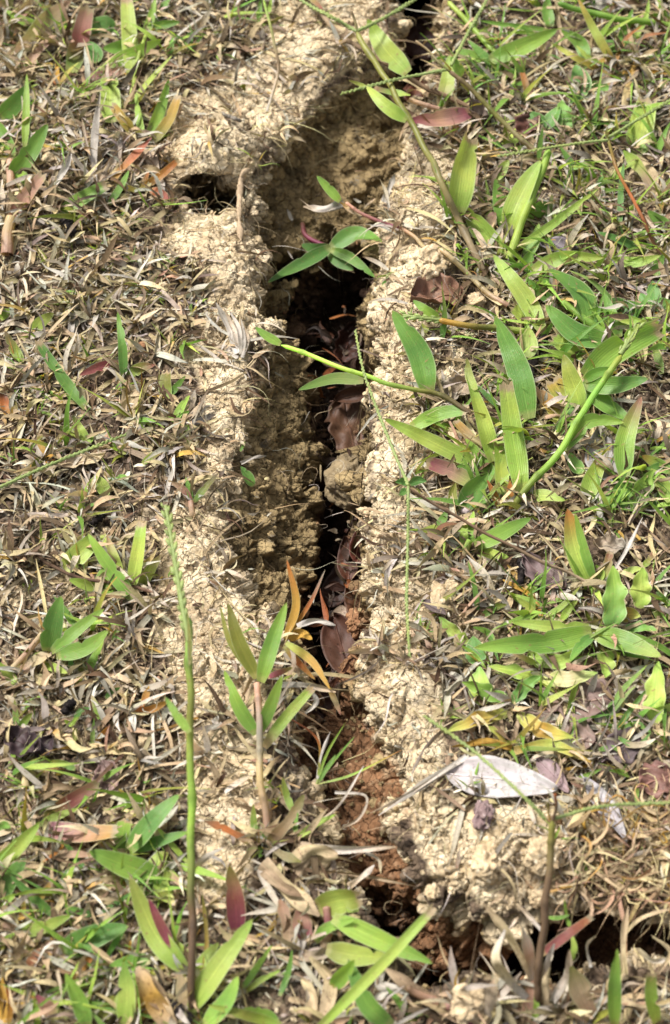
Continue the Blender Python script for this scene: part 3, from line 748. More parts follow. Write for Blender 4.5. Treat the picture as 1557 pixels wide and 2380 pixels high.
def build(spec):
    cur = None; grp = None
    for line in spec.strip().split('\n'):
        line = line.strip()
        if not line or line[0] == '#': continue
        if line.startswith('P '):
            nm, label, cat, *g = [q.strip() for q in line[2:].split('|')]
            cur = dict(name=nm, label=label, cat=cat, group=g[0] if g else None, root=None); continue
        tk = line.split(); kind, tile = tk[0][0], int(tk[0][1]); ff = 1 if tile == 0 else .5
        pts = [tpt(tile, q) for q in tk[1:] if ',' in q]; rest = [q for q in tk[1:] if ',' not in q]
        w = 10; col = 'g'; tip = None; h = None; zb = None; wavy = 0; nodes = 0; nm = None
        for q in rest:
            if q[0] == 'w' and q[1:].replace('.', '').isdigit(): w = float(q[1:])*ff
            elif q == 'cut': tip = 'cut'
            elif q == 'ell': tip = 'ell'
            elif q == 'wv': wavy = 1; tip = 'ell'
            elif q == 'straw': tip = 'straw'
            elif q[0] == 'h' and ':' in q: h = tuple(float(z) for z in q[1:].split(':'))
            elif q[0] == 'z' and len(q) > 1 and q[1:].lstrip('-').isdigit(): zb = float(q[1:])*MM
            elif q[0] == 'n' and q[1:].isdigit(): nodes = int(q[1:])
            else: col = q
        A = np.array(pts); Lp = np.linalg.norm(np.diff(A, axis=0), axis=1).sum()*.167
        dead = all(c in DEADC for c in col)
        if tip is None: tip = 'straw' if dead and w < 14 else 'point'
        if h is None: h = (1, min(16, 2+.28*Lp)) if kind == 'b' and not dead else (1, min(7, 1+.12*Lp)) if kind == 'b' else (2, 6)
        if cur['root'] is None:
            o = place([pts[0], pts[1]], 3, 0, 0, zb, clear=0)[0]
            r = link(bpy.data.objects.new(cur['name'], None)); r.empty_display_size = .004; r.location = o
            tag(r, cur['label'], cur['cat'], cur['group']); cur['root'] = r; cur['o'] = o
        if kind == 'b':
            d = blade_mesh(pts, w, col, tip, h, zb, wavy, dead)
            mkobj('leaf' if tip == 'ell' else 'blade', d, M_DEAD if dead else (M_HERB if tip == 'ell' else M_GREEN), cur['root'], cur['o'])
        elif kind == 's':
            mkobj('stem', stem_mesh(pts, w, col, h, zb, nodes), M_DEAD if dead else M_GREEN, cur['root'], cur['o'])
        elif kind in 'kK':
            mkobj('seed_spike', spike_mesh(pts, w, col, h, zb, kind == 'K'), M_GREEN, cur['root'], cur['o'])
SPEC = r"""
P grass_plant|broad folded pale green blades with a pinkish dying leaf in the top corner turf|grass plant|broad bladed grass plants
b1 200,130 100,95 20,45 w44 l
b1 545,130 480,128 405,100 w95 G ell
b1 440,295 430,240 415,190 w75 G ell
b1 640,205 560,225 478,225 w66 g
b1 500,300 640,240 752,182 w56 l
b1 612,350 600,150 588,-10 w68 y cut
b1 668,185 700,90 722,-10 w36 l
b1 705,100 745,50 790,-10 w44 g
b1 675,140 760,115 838,100 w38 g
s1 600,500 640,300 690,150 w20 y
b1 520,570 512,460 508,355 w88 lyl cut
P grass_plant|large pinkish tan dying blades lying beside the folded green leaves|grass plant|broad bladed grass plants
b1 50,290 170,150 335,-10 w80 pvp straw h2:6
b1 330,335 365,200 405,30 w82 grp cut
b1 380,372 470,352 578,325 w44 rp cut
b1 -10,200 60,120 150,-10 w60 pt straw h1:4
b1 -10,30 20,10 60,-20 w70 py straw
b1 120,380 160,260 230,200 w46 tp straw
P grass_sprig|single pale green blade slanting over bare clay above the small rosette|grass blade
b1 592,505 690,380 802,255 w24 y
P grass_plant|small rosette of mown green and ochre blades at the clod edge|grass plant|broad bladed grass plants
b1 670,652 590,575 520,485 w48 vo cut
b1 665,645 645,540 632,430 w32 l
b1 690,632 740,520 785,365 w48 lg
b1 710,662 785,560 832,445 w52 vo cut
b1 705,660 760,590 850,480 w38 tt straw
b1 690,700 720,800 760,900 w50 tw straw
b1 660,690 640,780 600,850 w40 tt straw
P grass_plant|bright green upright blades on a pink jointed runner at the photo's side edge|grass plant|broad bladed grass plants
b1 60,730 20,640 -15,555 w64 g
b1 0,545 70,480 132,395 w72 gG h4:16
b1 115,685 122,520 125,340 w32 l h4:18
b1 48,832 130,720 222,575 w76 g h3:14
b1 0,672 80,610 155,535 w42 l
b1 130,855 108,820 75,795 w42 l
s1 52,1010 55,860 50,740 w42 tp n2
s1 30,1180 40,1100 55,1010 w60 ps
b1 52,1045 110,930 205,810 w66 rpp cut
P grass_sprig|bright green folded blade lying beside a black scrap|grass blade
b1 270,1005 370,930 495,860 w62 lg cut
P grass_sprig|narrow green blade tucked into straw below the ochre rosette|grass blade
b1 508,950 560,870 600,790 w32 g
P grass_shoot|orange tipped little shoot above the turf hollow|grass shoot|orange tinged shoots
b1 650,892 590,870 530,838 w24 vo
b1 655,885 672,840 692,798 w26 vO
b1 660,872 740,820 832,742 w34 oO cut
b1 700,880 745,900 792,925 w42 Or
b1 520,832 610,740 705,640 w42 oOr straw h3:12
P grass_shoot|yellow orange shoot standing beside the pinkish dying blades|grass shoot|orange tinged shoots
b1 268,400 265,330 268,268 w22 oo
b1 275,395 320,330 368,288 w18 oy
b1 262,400 240,350 215,320 w14 Oo
P dead_grass_tuft|fan of bleached straw blades spread on turf near the clod cavity|dead grass|bleached straw tufts
b1 440,845 350,740 280,630 w20 wt straw h2:10
b1 440,845 440,640 465,430 w32 wz straw h2:12
b1 430,760 400,650 380,550 w13 wt straw h3:12
b1 440,850 470,740 520,690 w34 tw straw
b1 430,850 380,800 310,770 w22 tb straw
b1 450,850 510,780 560,640 w40 tw straw
P dead_grass_tuft|bunch of torn white straw blades beside the pink runner|dead grass|bleached straw tufts
b1 220,900 290,800 335,675 w30 w straw h2:9
b1 210,890 260,850 320,770 w22 w straw
b1 240,900 250,820 290,740 w20 wt straw
P grass_shoot|small grey green shoot among brown withered blades on the crest|grass shoot|small green shoots
b1 1205,125 1205,50 1215,-15 w24 g
b1 1220,125 1250,50 1262,-15 w20 l
b1 1228,115 1275,95 1322,70 w16 v
b1 1195,130 1140,100 1075,95 w22 tb straw
b1 1205,140 1150,160 1100,215 w22 tb straw
b1 1215,140 1225,190 1225,240 w24 zb straw
b1 1200,120 1150,70 1090,50 w24 bt straw
b1 1230,130 1290,125 1340,150 w20 zb straw
P seed_stalk|thin dry flower stalk leaning over the crest soil|grass stalk|flowering grass stalks
s1 1245,520 1290,330 1265,180 1228,0 w15 wtl h3:22
P grass_shoot|dark thin green needles growing on the crest soil|grass shoot|small green shoots
b1 870,250 850,190 800,150 w12 G
b1 880,250 890,170 880,110 w14 G
b1 890,240 920,190 950,160 w12 Gg
b1 865,245 830,210 780,190 w10 G

P flower_stalk|long purplish stalk slanting from the turf to a two spiked head above the basin|grass stalk|flowering grass stalks
s2 690,1250 600,1080 480,820 340,560 210,330 100,145 w32 tnn h3:30 n4
s2 105,150 90,100 72,50 w14 nt h30:32
k2 100,145 0,88 -110,30 -200,-30 w20 h h30:24
k2 102,145 230,82 385,-10 w20 h h30:24
b2 338,340 235,230 150,88 w88 lyl h16:22
b2 333,558 235,490 145,400 w54 ly h24:28
b2 150,405 110,390 62,372 w16 yn h27:28
P flower_stalk|brown stalk carrying two green spikes below the top border of the crack|grass stalk|flowering grass stalks
s2 960,720 900,680 700,490 530,325 w24 tnb h3:26 n3
s2 535,330 450,250 365,188 w12 nt h26:30
k2 525,322 280,370 30,435 w18 h h26:28
k2 540,305 625,140 712,-10 w18 h h26:26
b2 592,352 575,325 540,262 w42 lg h20:26
P grass_runner|long reddish brown runner crossing the upper crack from rim to rim|grass runner|creeping runners
s2 -150,-100 0,142 150,240 350,362 500,440 625,500 w26 tbb z4 h2:4 n2
b2 638,525 500,555 345,560 w82 mpm h3:10 z3
b2 -10,165 50,160 110,190 w40 ts straw z5
b2 -180,-90 -120,-20 -60,40 w34 lr straw z6
P grass_sprig|pinkish green blade hanging near the two spiked brown stalk|grass blade
b2 492,495 520,400 532,255 w62 pyl h2:12
P grass_runner|pale straw runner piece lying over the red brown gap|grass runner|creeping runners
s2 600,530 470,500 400,478 340,455 w26 spt z2 h2:4 n1
b2 180,412 260,428 350,442 w30 rly straw z3
P grass_plant|cluster of slim green blades on the soil behind the brown leaf litter|grass plant|broad bladed grass plants
b2 718,282 880,215 1035,135 w72 glg h4:14
b2 720,312 650,270 558,232 w58 lg
b2 770,352 700,270 615,185 w40 Gg
s2 830,345 740,240 640,130 530,5 w28 yly
b2 990,140 830,122 670,95 w24 g
b2 1000,125 985,50 990,-15 w50 g
b2 900,470 885,390 860,300 w30 nO
b2 850,290 800,250 755,200 w26 vO
P grass_plant|yellow green stems and blades tangled in the upper turf corner|grass plant|broad bladed grass plants
s2 1557,118 1250,72 1035,10 w32 lg h3:14
b2 1170,290 1140,200 1050,138 w54 g
b2 1080,215 1035,100 1022,-10 w28 ts straw
b2 1300,300 1210,150 1125,-15 w36 oyo h2:20
b2 1290,240 1345,140 1385,40 w38 g
b2 1300,245 1340,230 1365,185 w36 Gg
b2 1262,342 1120,270 1000,195 w28 oy
b2 1345,500 1370,380 1392,280 w36 so straw
b2 1300,342 1430,330 1560,345 w14 o straw
b2 1270,400 1340,200 1425,118 w18 oO straw
b2 1390,300 1420,180 1540,150 w20 tO straw
b2 1557,90 1500,80 1440,80 w36 gl
b2 1350,240 1440,90 1460,-10 w26 yl
b2 1557,300 1530,290 1500,280 w24 g
b2 1240,300 1180,270 1120,210 w24 y
P broadleaf_weed|low weed with two oval dark green leaves in upper turf|weed|small broadleaf weeds
b2 1152,455 1140,375 1118,300 w84 G ell
b2 1170,452 1220,405 1285,412 w52 Gg wv
b2 1150,450 1110,460 1090,480 w26 G ell
P broadleaf_weed|dark green rounded weed sprig beside the shaded brown leaf|weed|small broadleaf weeds
b2 975,605 940,565 905,520 w66 G ell
b2 985,602 1005,560 1045,490 w64 G ell
b2 1060,645 1062,560 1055,465 w78 Gg wv
b2 1085,600 1085,540 1080,490 w44 g wv
P grass_sprig|short pale green oval blade under the brown spiked stalk|grass blade
b2 905,692 840,672 772,665 w50 ly ell
P flower_stalk|red brown stalk with two long thin spikes over the turf side|grass stalk|flowering grass stalks
s2 1530,1200 1400,960 1310,780 1265,640 w17 bOn h3:24 n2
k2 1268,650 1100,670 755,725 w16 h h24:22
k2 1270,640 1400,560 1560,465 w18 h h24:26
b2 1265,640 1262,610 1268,590 w12 n h25:28
P grass_plant|wide mown pale blade rising from a straw sheath beneath a green spike|grass plant|broad bladed grass plants
b2 1395,720 1420,600 1452,462 w108 gyl cut
b2 1485,905 1430,800 1340,700 w52 styl straw
b2 1470,900 1460,800 1400,720 w60 ts straw
P grass_sprig|wide mown yellow green blade standing by the long stalk|grass blade
b2 563,985 590,800 622,638 w118 lyy cut h5:20
P grass_plant|tall pale green plant with blades fanning up from straw base|grass plant|broad bladed grass plants
b2 780,1200 690,1080 598,955 w94 yly
b2 792,1062 765,950 745,828 w66 g
b2 802,1062 870,900 955,745 w96 lyl h4:20
s2 815,1200 900,950 1000,690 w40 yl h2:20
b2 850,1150 1000,1050 1225,875 w36 yly h4:14
b2 888,1195 930,1110 948,1038 w60 gl
b2 755,835 780,785 808,742 w44 ly
b2 945,745 955,660 966,590 w22 g h14:20
b2 700,1080 730,1010 745,985 w60 ptr
P grass_sprig|narrow upright dark green blade in brown litter under the straw sheath|grass blade
b2 1325,1055 1330,880 1342,755 w26 G
P grass_sprig|tiny blue green oval blade near the straw sheath|grass blade
b2 1235,922 1235,860 1240,795 w28 G ell
P grass_sprig|flat dark green blade tip pointing over the red brown stalk|grass blade
b2 1440,1172 1310,1110 1218,1078 w38 G
P grass_sprig|bright green blade sticking in at the turf border under the stalk|grass blade
b2 1560,1055 1500,1020 1452,978 w46 g
P grass_shoot|small green blades folded low beside the pale tall plant|grass shoot|small green shoots
b2 1105,935 1160,900 1225,880 w38 G
b2 1000,975 960,955 920,960 w44 Gg
b2 985,1030 1000,960 1010,900 w24 Gn
b2 800,900 840,930 880,920 w40 gG
P grass_sprig|pink jointed runner with a green leaf tip and torn sheath over the basin|grass runner|creeping runners
s0 925,524 905,520 845,498 805,470 w9 mp z0 h2:6 n2
s0 1045,615 985,575 960,548 925,524 w10 tsp z2 h3:3 n1
b0 790,468 765,440 736,408 w19 lg z2 h4:10
b0 800,470 755,485 705,480 w20 zwt straw z-2 h4:6
b0 800,478 740,490 695,462 w9 wt straw z-2 h4:6
b0 845,497 815,490 790,470 w13 sto straw z-1 h3:5
b0 905,490 895,445 882,415 w9 ws straw z4 h3:8
b0 893,470 903,440 918,405 w13 wz straw z4 h3:8
P grass_sprig|dark glossy green sprig growing inside the shaded crack basin|grass plant|broad bladed grass plants
b0 768,575 700,615 622,657 w30 G z-22 h3:8
b0 770,577 825,545 888,562 w36 Gg z-22 h3:9
b0 770,580 815,600 872,645 w21 gG z-22 h4:9
b0 765,575 735,580 700,568 w25 G z-23 h2:5
b0 765,585 790,610 822,628 w24 G z-23 h2:4
s0 703,520 715,550 768,576 w12 xmm z-24 h2:3
P grass_runner|dry tan runner lying on turf beside the curled brown leaf|grass runner|creeping runners
s4 800,230 690,150 600,60 480,-40 w26 psst n2
b4 780,220 720,190 650,120 w28 st straw
P grass_plant|three overlapping yellow green blades above a bent dead sheath|grass plant|broad bladed grass plants
b4 962,345 880,190 735,-10 w76 lyl h4:12
b4 935,332 875,280 820,235 w60 ly cut
b4 880,65 895,20 912,-25 w54 g
b4 915,65 1060,8 1250,5 w60 yly h3:9
b4 1270,15 1400,28 1515,-5 w46 yly h3:7
P grass_plant|pair of wide dark green blades on a green runner|grass plant|broad bladed grass plants
b4 1182,302 1140,170 992,58 w104 gGg h4:14
b4 1275,395 1120,360 978,225 w92 gGg h4:12
s4 1290,390 1180,310 1055,215 w40 gl
b4 1062,242 960,170 885,95 w44 Gg
P grass_plant|dark green flat blades under the turf border herb|grass plant|broad bladed grass plants
b4 1260,215 1350,235 1445,235 w64 G
b4 1198,258 1300,290 1425,298 w58 gl
b4 1322,375 1290,280 1248,168 w48 g
b4 1560,345 1450,315 1320,300 w46 ly
b4 1100,110 1020,125 950,100 w36 g
P grass_sprig|notched pale green blade with brown mown ends on litter|grass blade
b4 1155,470 1080,430 1005,378 w74 lyl cut
P broadleaf_weed|grey green pointed herb tuft at the turf border|weed|small broadleaf weeds
b4 1480,245 1480,180 1475,112 w60 G ell
b4 1475,240 1520,220 1560,205 w54 Gg ell
b4 1470,240 1440,210 1420,170 w46 G ell
b4 1490,90 1500,40 1530,-10 w44 g
P grass_stalk|thick green and straw stalk with a folded seed tip over bare clay|grass stalk|flowering grass stalks
s4 905,352 650,325 480,295 w32 yno h3:10 n1
K4 500,298 400,285 315,272 w30 h h8:10
b4 482,287 430,255 362,203 w40 lg h8:12
b4 905,472 900,400 905,330 w72 hy ell h6:10
b4 420,320 405,360 410,415 w38 yt straw
P grass_sprig|big solitary dark green blade standing at the crack rim|grass blade
b4 432,632 390,450 266,250 w98 gGg h5:22
P grass_sprig|long dark green blade over black scrap between paler blades|grass blade
b4 902,755 850,520 742,275 w100 gGg h5:22
P grass_plant|big fan of mown yellow green blades at the heart of the turf|grass plant|broad bladed grass plants
b4 735,955 680,750 608,530 w80 lyg h4:16
b4 655,620 625,560 612,470 w36 yn h14:18
b4 868,1090 830,850 792,590 w92 lly cut h5:20
b4 668,968 450,860 226,752 w66 lyl h4:14
b4 355,795 480,735 615,715 w66 lg cut
b4 690,945 630,850 555,765 w54 yto cut
b4 742,1035 680,940 605,845 w50 gl
b4 652,1068 540,1000 425,955 w72 lpm cut
b4 695,990 630,975 565,975 w38 g
b4 775,1105 770,960 755,865 w66 yyl cut
b4 760,700 700,640 660,600 w24 G
b4 860,1190 780,1060 700,1130 w30 n
P broadleaf_weed|single hairy grey green oval leaf below the fan of mown blades|weed|small broadleaf weeds
b4 585,1185 640,1090 712,1005 w92 Gg ell
b4 560,1190 545,1110 560,1050 w40 v ell
P grass_shoot|two orange straw blades beneath the fan of mown blades|grass shoot|orange tinged shoots
b4 822,1192 815,1110 812,1035 w30 oO straw
b4 775,1192 745,1120 708,1040 w32 oO straw
P grass_stalk|thick bright green folded stalk leaning across the wide blades|grass stalk|flowering grass stalks
s4 828,1155 1060,880 1200,650 1330,450 w34 vllgv h3:20 n3
K4 1325,455 1370,385 1412,318 w34 h h20:23
b4 1060,892 1180,765 1345,770 w66 gl h8:16
b4 1335,450 1370,385 1415,310 w26 y h20:24
P grass_plant|yellow and orange withering blades leaning beside the thick stalk|grass plant|broad bladed grass plants
b4 1062,775 1000,690 918,600 w76 yop
b4 1100,745 1060,650 1008,575 w94 yyo cut
b4 1142,712 1110,600 1062,455 w84 lyv h4:16
P grass_sprig|green blade with brownish margin standing beyond the thick stalk|grass blade
b4 1342,1025 1350,850 1425,650 w82 glr h5:18
P grass_plant|large green blades crossing at the crotch of the thick stalk|grass plant|broad bladed grass plants
b4 1165,560 1290,440 1510,325 w116 glg cut h8:16
b4 1158,592 1300,600 1458,568 w76 gG h8:14
b4 1170,612 1270,700 1385,770 w76 g h6:6
b4 1160,575 1220,540 1310,520 w44 g h9:16
P grass_sprig|mown pale blade with ragged end by the thick stalk root|grass blade
b4 1172,1132 1190,1050 1228,962 w76 yly cut
P grass_sprig|slim olive blade in straw between wide blades and border|grass blade
b4 1520,545 1500,470 1478,395 w34 gv
P grass_sprig|pale blade lying flat next to the thick stalk root|grass blade
b4 888,1130 970,1110 1070,1135 w54 lyl
P broadleaf_weed|toothed dark green leaf clump in the turf under the grey leaf|weed|small broadleaf weeds
b4 1352,1185 1350,1100 1335,1028 w84 Gg wv
b4 1385,1192 1430,1080 1482,990 w76 gl wv
b4 1225,1192 1300,1120 1360,1080 w56 gl wv
b4 1150,1010 1110,960 1095,910 w60 g ell
P grass_plant|bright blades reaching in from the turf border below the slim olive blade|grass plant|broad bladed grass plants
b4 1560,1000 1490,960 1425,925 w54 glo
b4 1560,1140 1520,1060 1468,985 w66 ly
b4 1560,975 1510,975 1440,990 w34 Gg

P grass_runner|green to purple runner arching over the crack with two small leaves|grass runner|creeping runners
s0 1098,958 1010,915 978,908 860,880 778,850 655,802 w11.5 bnlyl z6 h2:7 n4
b0 652,800 620,782 593,760 w21 lg z8 h4:7
b0 845,885 775,880 693,906 w24 hg z8 h3:6
P grass_sprig|long mown dark green blade lying on brown litter|grass blade
b3 402,705 285,560 172,392 w54 gG cut h2:10
b3 342,682 305,620 270,568 w24 g
P grass_sprig|slim upright dark green blade in the middle of dead turf|grass blade
b3 575,565 568,400 546,255 w38 Gg h2:16
P grass_shoot|olive and purple leaf pair at the root of the upright dark blade|grass shoot|small green shoots
b3 588,565 650,520 722,503 w48 lvr
b3 550,498 470,515 368,552 w46 mrr
P grass_shoot|yellow green leaf pair with brown tips low in the turf|grass shoot|small green shoots
b3 332,252 300,225 262,192 w38 lvn
b3 150,352 190,305 250,262 w50 lyv
b3 0,292 30,260 62,248 w38 l
b3 102,490 60,420 22,345 w42 lvb
b3 270,290 300,280 330,250 w20 v
P grass_shoot|stubby mown green shoot at the border of bare clay|grass shoot|small green shoots
b3 775,662 768,600 775,535 w56 lvn cut
b3 790,645 820,605 862,555 w28 g
b3 765,640 745,580 740,545 w24 vn
P grass_shoot|bright green bunch of short curled blades edging the bare clay|grass shoot|small green shoots
b3 812,765 845,700 882,645 w36 l
b3 825,782 850,800 892,785 w28 Gl
b3 810,770 795,745 778,735 w24 l
b3 820,770 850,740 880,715 w26 g
P dead_grass_tuft|broad split straw sheaths bundled below the upright dark blade|dead grass|bleached straw tufts
b3 560,770 610,680 660,600 w60 tst straw
b3 590,780 640,700 705,600 w56 st straw
b3 620,780 690,730 750,640 w46 ts straw
b3 560,740 580,660 600,590 w40 ts straw
b3 850,790 890,740 940,680 w30 zt straw
b3 840,740 890,690 905,620 w26 tz straw
P grass_shoot|orange stubby shoot in litter at the turf border|grass shoot|orange tinged shoots
b3 42,745 22,690 12,625 w44 oOk cut
b3 50,745 65,715 72,670 w28 on
P grass_shoot|dark tipped yellow green forked shoot above a green spike|grass shoot|orange tinged shoots
b3 412,872 370,800 335,735 w38 lyk
b3 402,865 340,830 276,785 w34 vyk
b3 415,870 425,840 430,820 w24 l
P grass_shoot|ochre notched shoot near a flat tan sheath|grass shoot|orange tinged shoots
b3 205,945 192,880 185,825 w34 oon cut
b3 195,950 160,960 130,1000 w30 os straw
b3 210,950 240,955 250,940 w20 oO
P seed_spike_stalk|pale green seed spike lying low over the turf side|grass stalk|flowering grass stalks
k3 -40,1090 250,960 585,828 w20 h h22:16
P grass_shoot|small square cut yellow leaf under the seed spike|grass shoot|small green shoots
b3 565,905 600,892 645,880 w50 ypy cut
b3 568,900 565,870 572,840 w18 n
b3 662,962 720,920 775,900 w30 lvr
P grass_shoot|short wide green shoot rooted between curved dead blades|grass shoot|small green shoots
b3 400,1125 425,1060 452,1020 w38 l
b3 492,1115 470,1060 435,1018 w56 lyl
b3 540,1040 560,1025 590,1020 w24 g
P grass_shoot|thin forked olive shoot at the clay edge under the bare band|grass shoot|small green shoots
b3 890,1135 878,1080 863,1025 w24 g
b3 902,1140 950,1080 1015,1005 w28 gvb
b3 890,1140 850,1080 780,1040 w30 rt
s3 900,1200 895,1160 893,1130 w30 tp
P dead_grass_tuft|bleached feathery tuft of straw on the rim crest|dead grass|bleached straw tufts
b3 1100,450 1060,330 1005,215 w26 wz straw h2:8
b3 1110,450 1085,330 1040,240 w22 wt straw h2:8
b3 1120,455 1110,340 1065,250 w20 zw straw h2:8
b3 1130,460 1135,380 1120,290 w20 wz straw
b3 1090,440 1040,420 985,420 w22 wt straw
b3 1105,470 1060,450 1010,445 w18 w straw
b3 1125,470 1150,400 1140,330 w16 wt straw
b3 1115,330 1122,270 1130,210 w18 ts straw
P dead_grass_wisp|long bleached blade lying in litter on top of brown turf|dead grass blade
b3 328,368 350,200 420,50 w26 wz straw
P leaf_sprig|tiny green leaf poking from the shaded crack wall|weed|small broadleaf weeds
b3 1178,1068 1150,1020 1118,975 w42 gG ell z-8 h2:8
b3 1120,960 1180,935 1240,925 w14 wz straw z-6 h3:8
b3 1115,905 1130,880 1140,860 w12 g z-6 h3:8

P flower_stalk|thin stalk with one spike up and one hanging over the crack rim|grass stalk|flowering grass stalks
k0 949,1128 918,1056 878,956 843,856 826,768 w8.5 hh h26:30
k0 949,1130 948,1250 945,1400 952,1525 w8.5 hh h26:22
s0 1410,1380 1320,1330 1180,1265 1044,1192 949,1130 w8 tbb h3:26 n2
P broadleaf_weed|pair of small round grey green leaflets at the spike fork|weed|small broadleaf weeds
b0 948,1126 935,1118 918,1120 w15 G ell h16:18
b0 950,1126 970,1115 992,1118 w18 G ell h16:18
b0 945,1135 935,1145 928,1150 w14 G ell h14:15

P tall_seed_stalk|tallest stalk with a dense green seed head standing up from the front turf|grass stalk|flowering grass stalks
s0 444,2345 446,2090 445,1788 442,1500 436,1435 w19 bblng h3:62 n3
K0 440,1490 425,1417 404,1290 385,1175 w19 h h62:72
b0 441,1702 410,1660 384,1620 w19 lg h56:58
b0 441,1545 440,1480 436,1420 w9 nv h62:66
P grass_plant|large mown green blades with purple edges at the foot of the tallest stalk|grass plant|broad bladed grass plants
b7 862,945 720,770 602,505 w92 lyv h3:16
b7 800,835 740,720 690,610 w44 mrm h8:16
b7 888,1125 1000,950 1175,705 w94 lyl h3:18
b7 868,950 840,880 800,825 w80 ly cut
b7 905,1010 950,900 1018,815 w56 ly
b7 855,1155 850,1050 838,945 w56 pst straw
b7 885,1165 900,1100 930,1020 w56 lt straw
P grass_sprig|magenta pointed blade standing beside the tallest stalk|grass blade
b7 1102,772 1090,600 1065,455 w82 mrn h3:14
P grass_plant|fresh green fan on a pale straw runner in brown litter|grass plant|broad bladed grass plants
b5 222,642 245,520 285,385 w86 gGg h4:16
b5 240,645 350,550 484,445 w54 gl h4:14
b5 262,662 400,625 504,545 w68 gl h4:12
b5 350,535 310,470 248,385 w32 gG
s5 60,730 130,640 200,560 w32 sps h1:8
b5 100,740 160,690 240,660 w54 pst straw
b5 200,702 250,720 314,745 w38 ly
b5 215,640 190,630 160,625 w18 Gn
P grass_plant|split green blades with brown holes on the turf beside bare clay|grass plant|broad bladed grass plants
b5 622,405 520,270 408,95 w60 gl h3:14
b5 462,388 480,300 518,225 w64 gl
b5 612,342 640,200 662,45 w60 lyl cut h3:14
b5 652,342 700,260 748,195 w46 vyt
b5 300,262 370,190 445,120 w88 yyl cut
b5 562,322 530,220 498,108 w50 yyp
b5 455,352 390,332 320,308 w46 yl
b5 560,325 500,365 460,388 w30 lg
b5 520,430 490,410 450,395 w40 vpt
b5 480,240 480,170 480,90 w34 y cut
P twig|dark brown wiry runner snaking through the turf|twig
s5 110,0 150,130 200,220 350,290 520,320 715,365 w16 bdd h2:5 n7
P grass_plant|jointed pinkish stem with two tiers of green blades at the lower rim|grass plant|broad bladed grass plants
s0 618,1930 607,1800 605,1715 598,1600 595,1585 w17 pszp h4:18 n3
b5 1195,768 1110,600 1058,415 w62 vvn h12:22
b5 1180,760 1070,600 1022,430 w26 vv h12:18
b5 1212,785 1265,600 1332,415 w66 lgl h14:26
b5 1192,1028 1110,900 1042,730 w60 gl h10:20
b5 1205,1018 1255,900 1312,755 w54 gl h11:22
b5 1228,1090 1320,960 1452,812 w48 plyl cut h8:16
b5 1245,765 1300,742 1362,718 w28 mrv h10:12
b5 1180,800 1160,860 1175,960 w34 tt straw
P grass_plant|orange and ochre withering plant leaning over the dark crack|grass plant|broad bladed grass plants
b5 1325,585 1378,420 1333,215 w36 ooO h3:20
b5 1330,580 1440,420 1512,262 w18 vOz h3:18
b5 1330,602 1450,690 1535,820 w34 yoo z6 h4:4
b0 765,1598 780,1632 792,1662 w12 osr z2 h3:-1
b5 1335,585 1400,560 1452,588 w42 ooo h3:6
b5 1320,620 1400,710 1465,775 w28 vOo z3 h3:2
b5 1380,525 1470,500 1560,522 w24 w straw z4 h4:4
b5 1290,800 1420,800 1562,832 w26 wzt straw z4 h4:4
b5 1452,832 1470,880 1418,932 w22 w straw z4 h3:-4
b5 1325,650 1370,700 1390,760 w26 zt straw z3
P grass_sprig|short bright blade entering at the turf border below the straw runner|grass blade
b5 78,795 35,745 -15,690 w40 lyl
P grass_shoot|upright green folded shoot behind the small split leaf|grass shoot|small green shoots
b5 405,742 440,670 482,590 w36 gl
b5 400,760 370,770 350,800 w28 v
b5 395,745 380,730 365,735 w34 v
b5 330,730 330,690 335,655 w22 G
P grass_shoot|olive blade with orange tip beside the black hole in turf|grass shoot|orange tinged shoots
b5 500,992 460,930 425,845 w34 vlt
b5 430,1105 430,1030 437,955 w20 hg straw
b5 440,1080 480,1020 512,988 w22 oO
P dead_grass_wisp|bright orange split blade in brown litter|dead grass blade
b5 620,912 700,912 795,868 w32 Oo straw
b5 650,915 675,860 692,805 w30 Oo straw
P grass_shoot|clump of dark green shoots above the purple brown curled leaf|grass shoot|small green shoots
b5 78,995 72,930 68,865 w24 gn
b5 90,1000 130,950 150,930 w30 gv
b5 45,1190 62,1120 42,1085 w24 l
b5 330,990 350,960 370,950 w20 l
b5 335,990 310,970 300,960 w20 l
b5 345,970 375,920 420,905 w24 G
b5 350,1000 345,1060 350,1030 w20 v
b5 490,860 520,830 560,810 w22 G
b5 350,1192 290,1165 235,1150 w30 Gv

P grass_plant|bright blades crossing above the split herb at the rim turf|grass plant|broad bladed grass plants
b6 622,155 630,80 645,-10 w40 gl
b6 650,155 760,100 912,22 w66 lg h4:14
b6 640,160 720,190 808,205 w50 lyl
b6 480,60 500,30 520,-10 w34 g
b6 620,165 600,120 610,20 w36 ly
s6 600,200 610,160 625,130 w34 tl
P grass_plant|tall yellow green blade pair with reddish edge over the brown stalk|grass plant|broad bladed grass plants
b6 1180,325 1120,180 1080,-20 w100 lyO h4:18
b6 1205,315 1160,180 1115,0 w42 gl h4:18
b6 1215,330 1240,280 1210,240 w30 yl
b6 1230,330 1260,270 1280,180 w40 yr cut
P star_grass_plant|star of long bright green blades radiating from one crown over brown leaves|grass plant|broad bladed grass plants
b6 1192,552 1000,598 645,626 w92 lgl h6:14
b6 1182,532 1010,530 815,505 w56 lyl h5:10
b6 805,505 780,520 750,540 w22 ws straw h9:9
b6 1208,562 1350,600 1518,668 w92 lgy h6:12
b6 1197,570 1140,620 1092,692 w44 Gg h6:10
b6 1200,550 1215,480 1240,440 w28 vb
P broadleaf_weed|hairy toothed weed with wavy upright leaves behind the green star|weed|small broadleaf weeds
b6 1285,545 1300,400 1290,245 w96 Gl wv h4:16
b6 1425,445 1420,350 1432,252 w80 lyl wv h3:12
b6 1345,562 1400,530 1498,545 w50 Gg wv
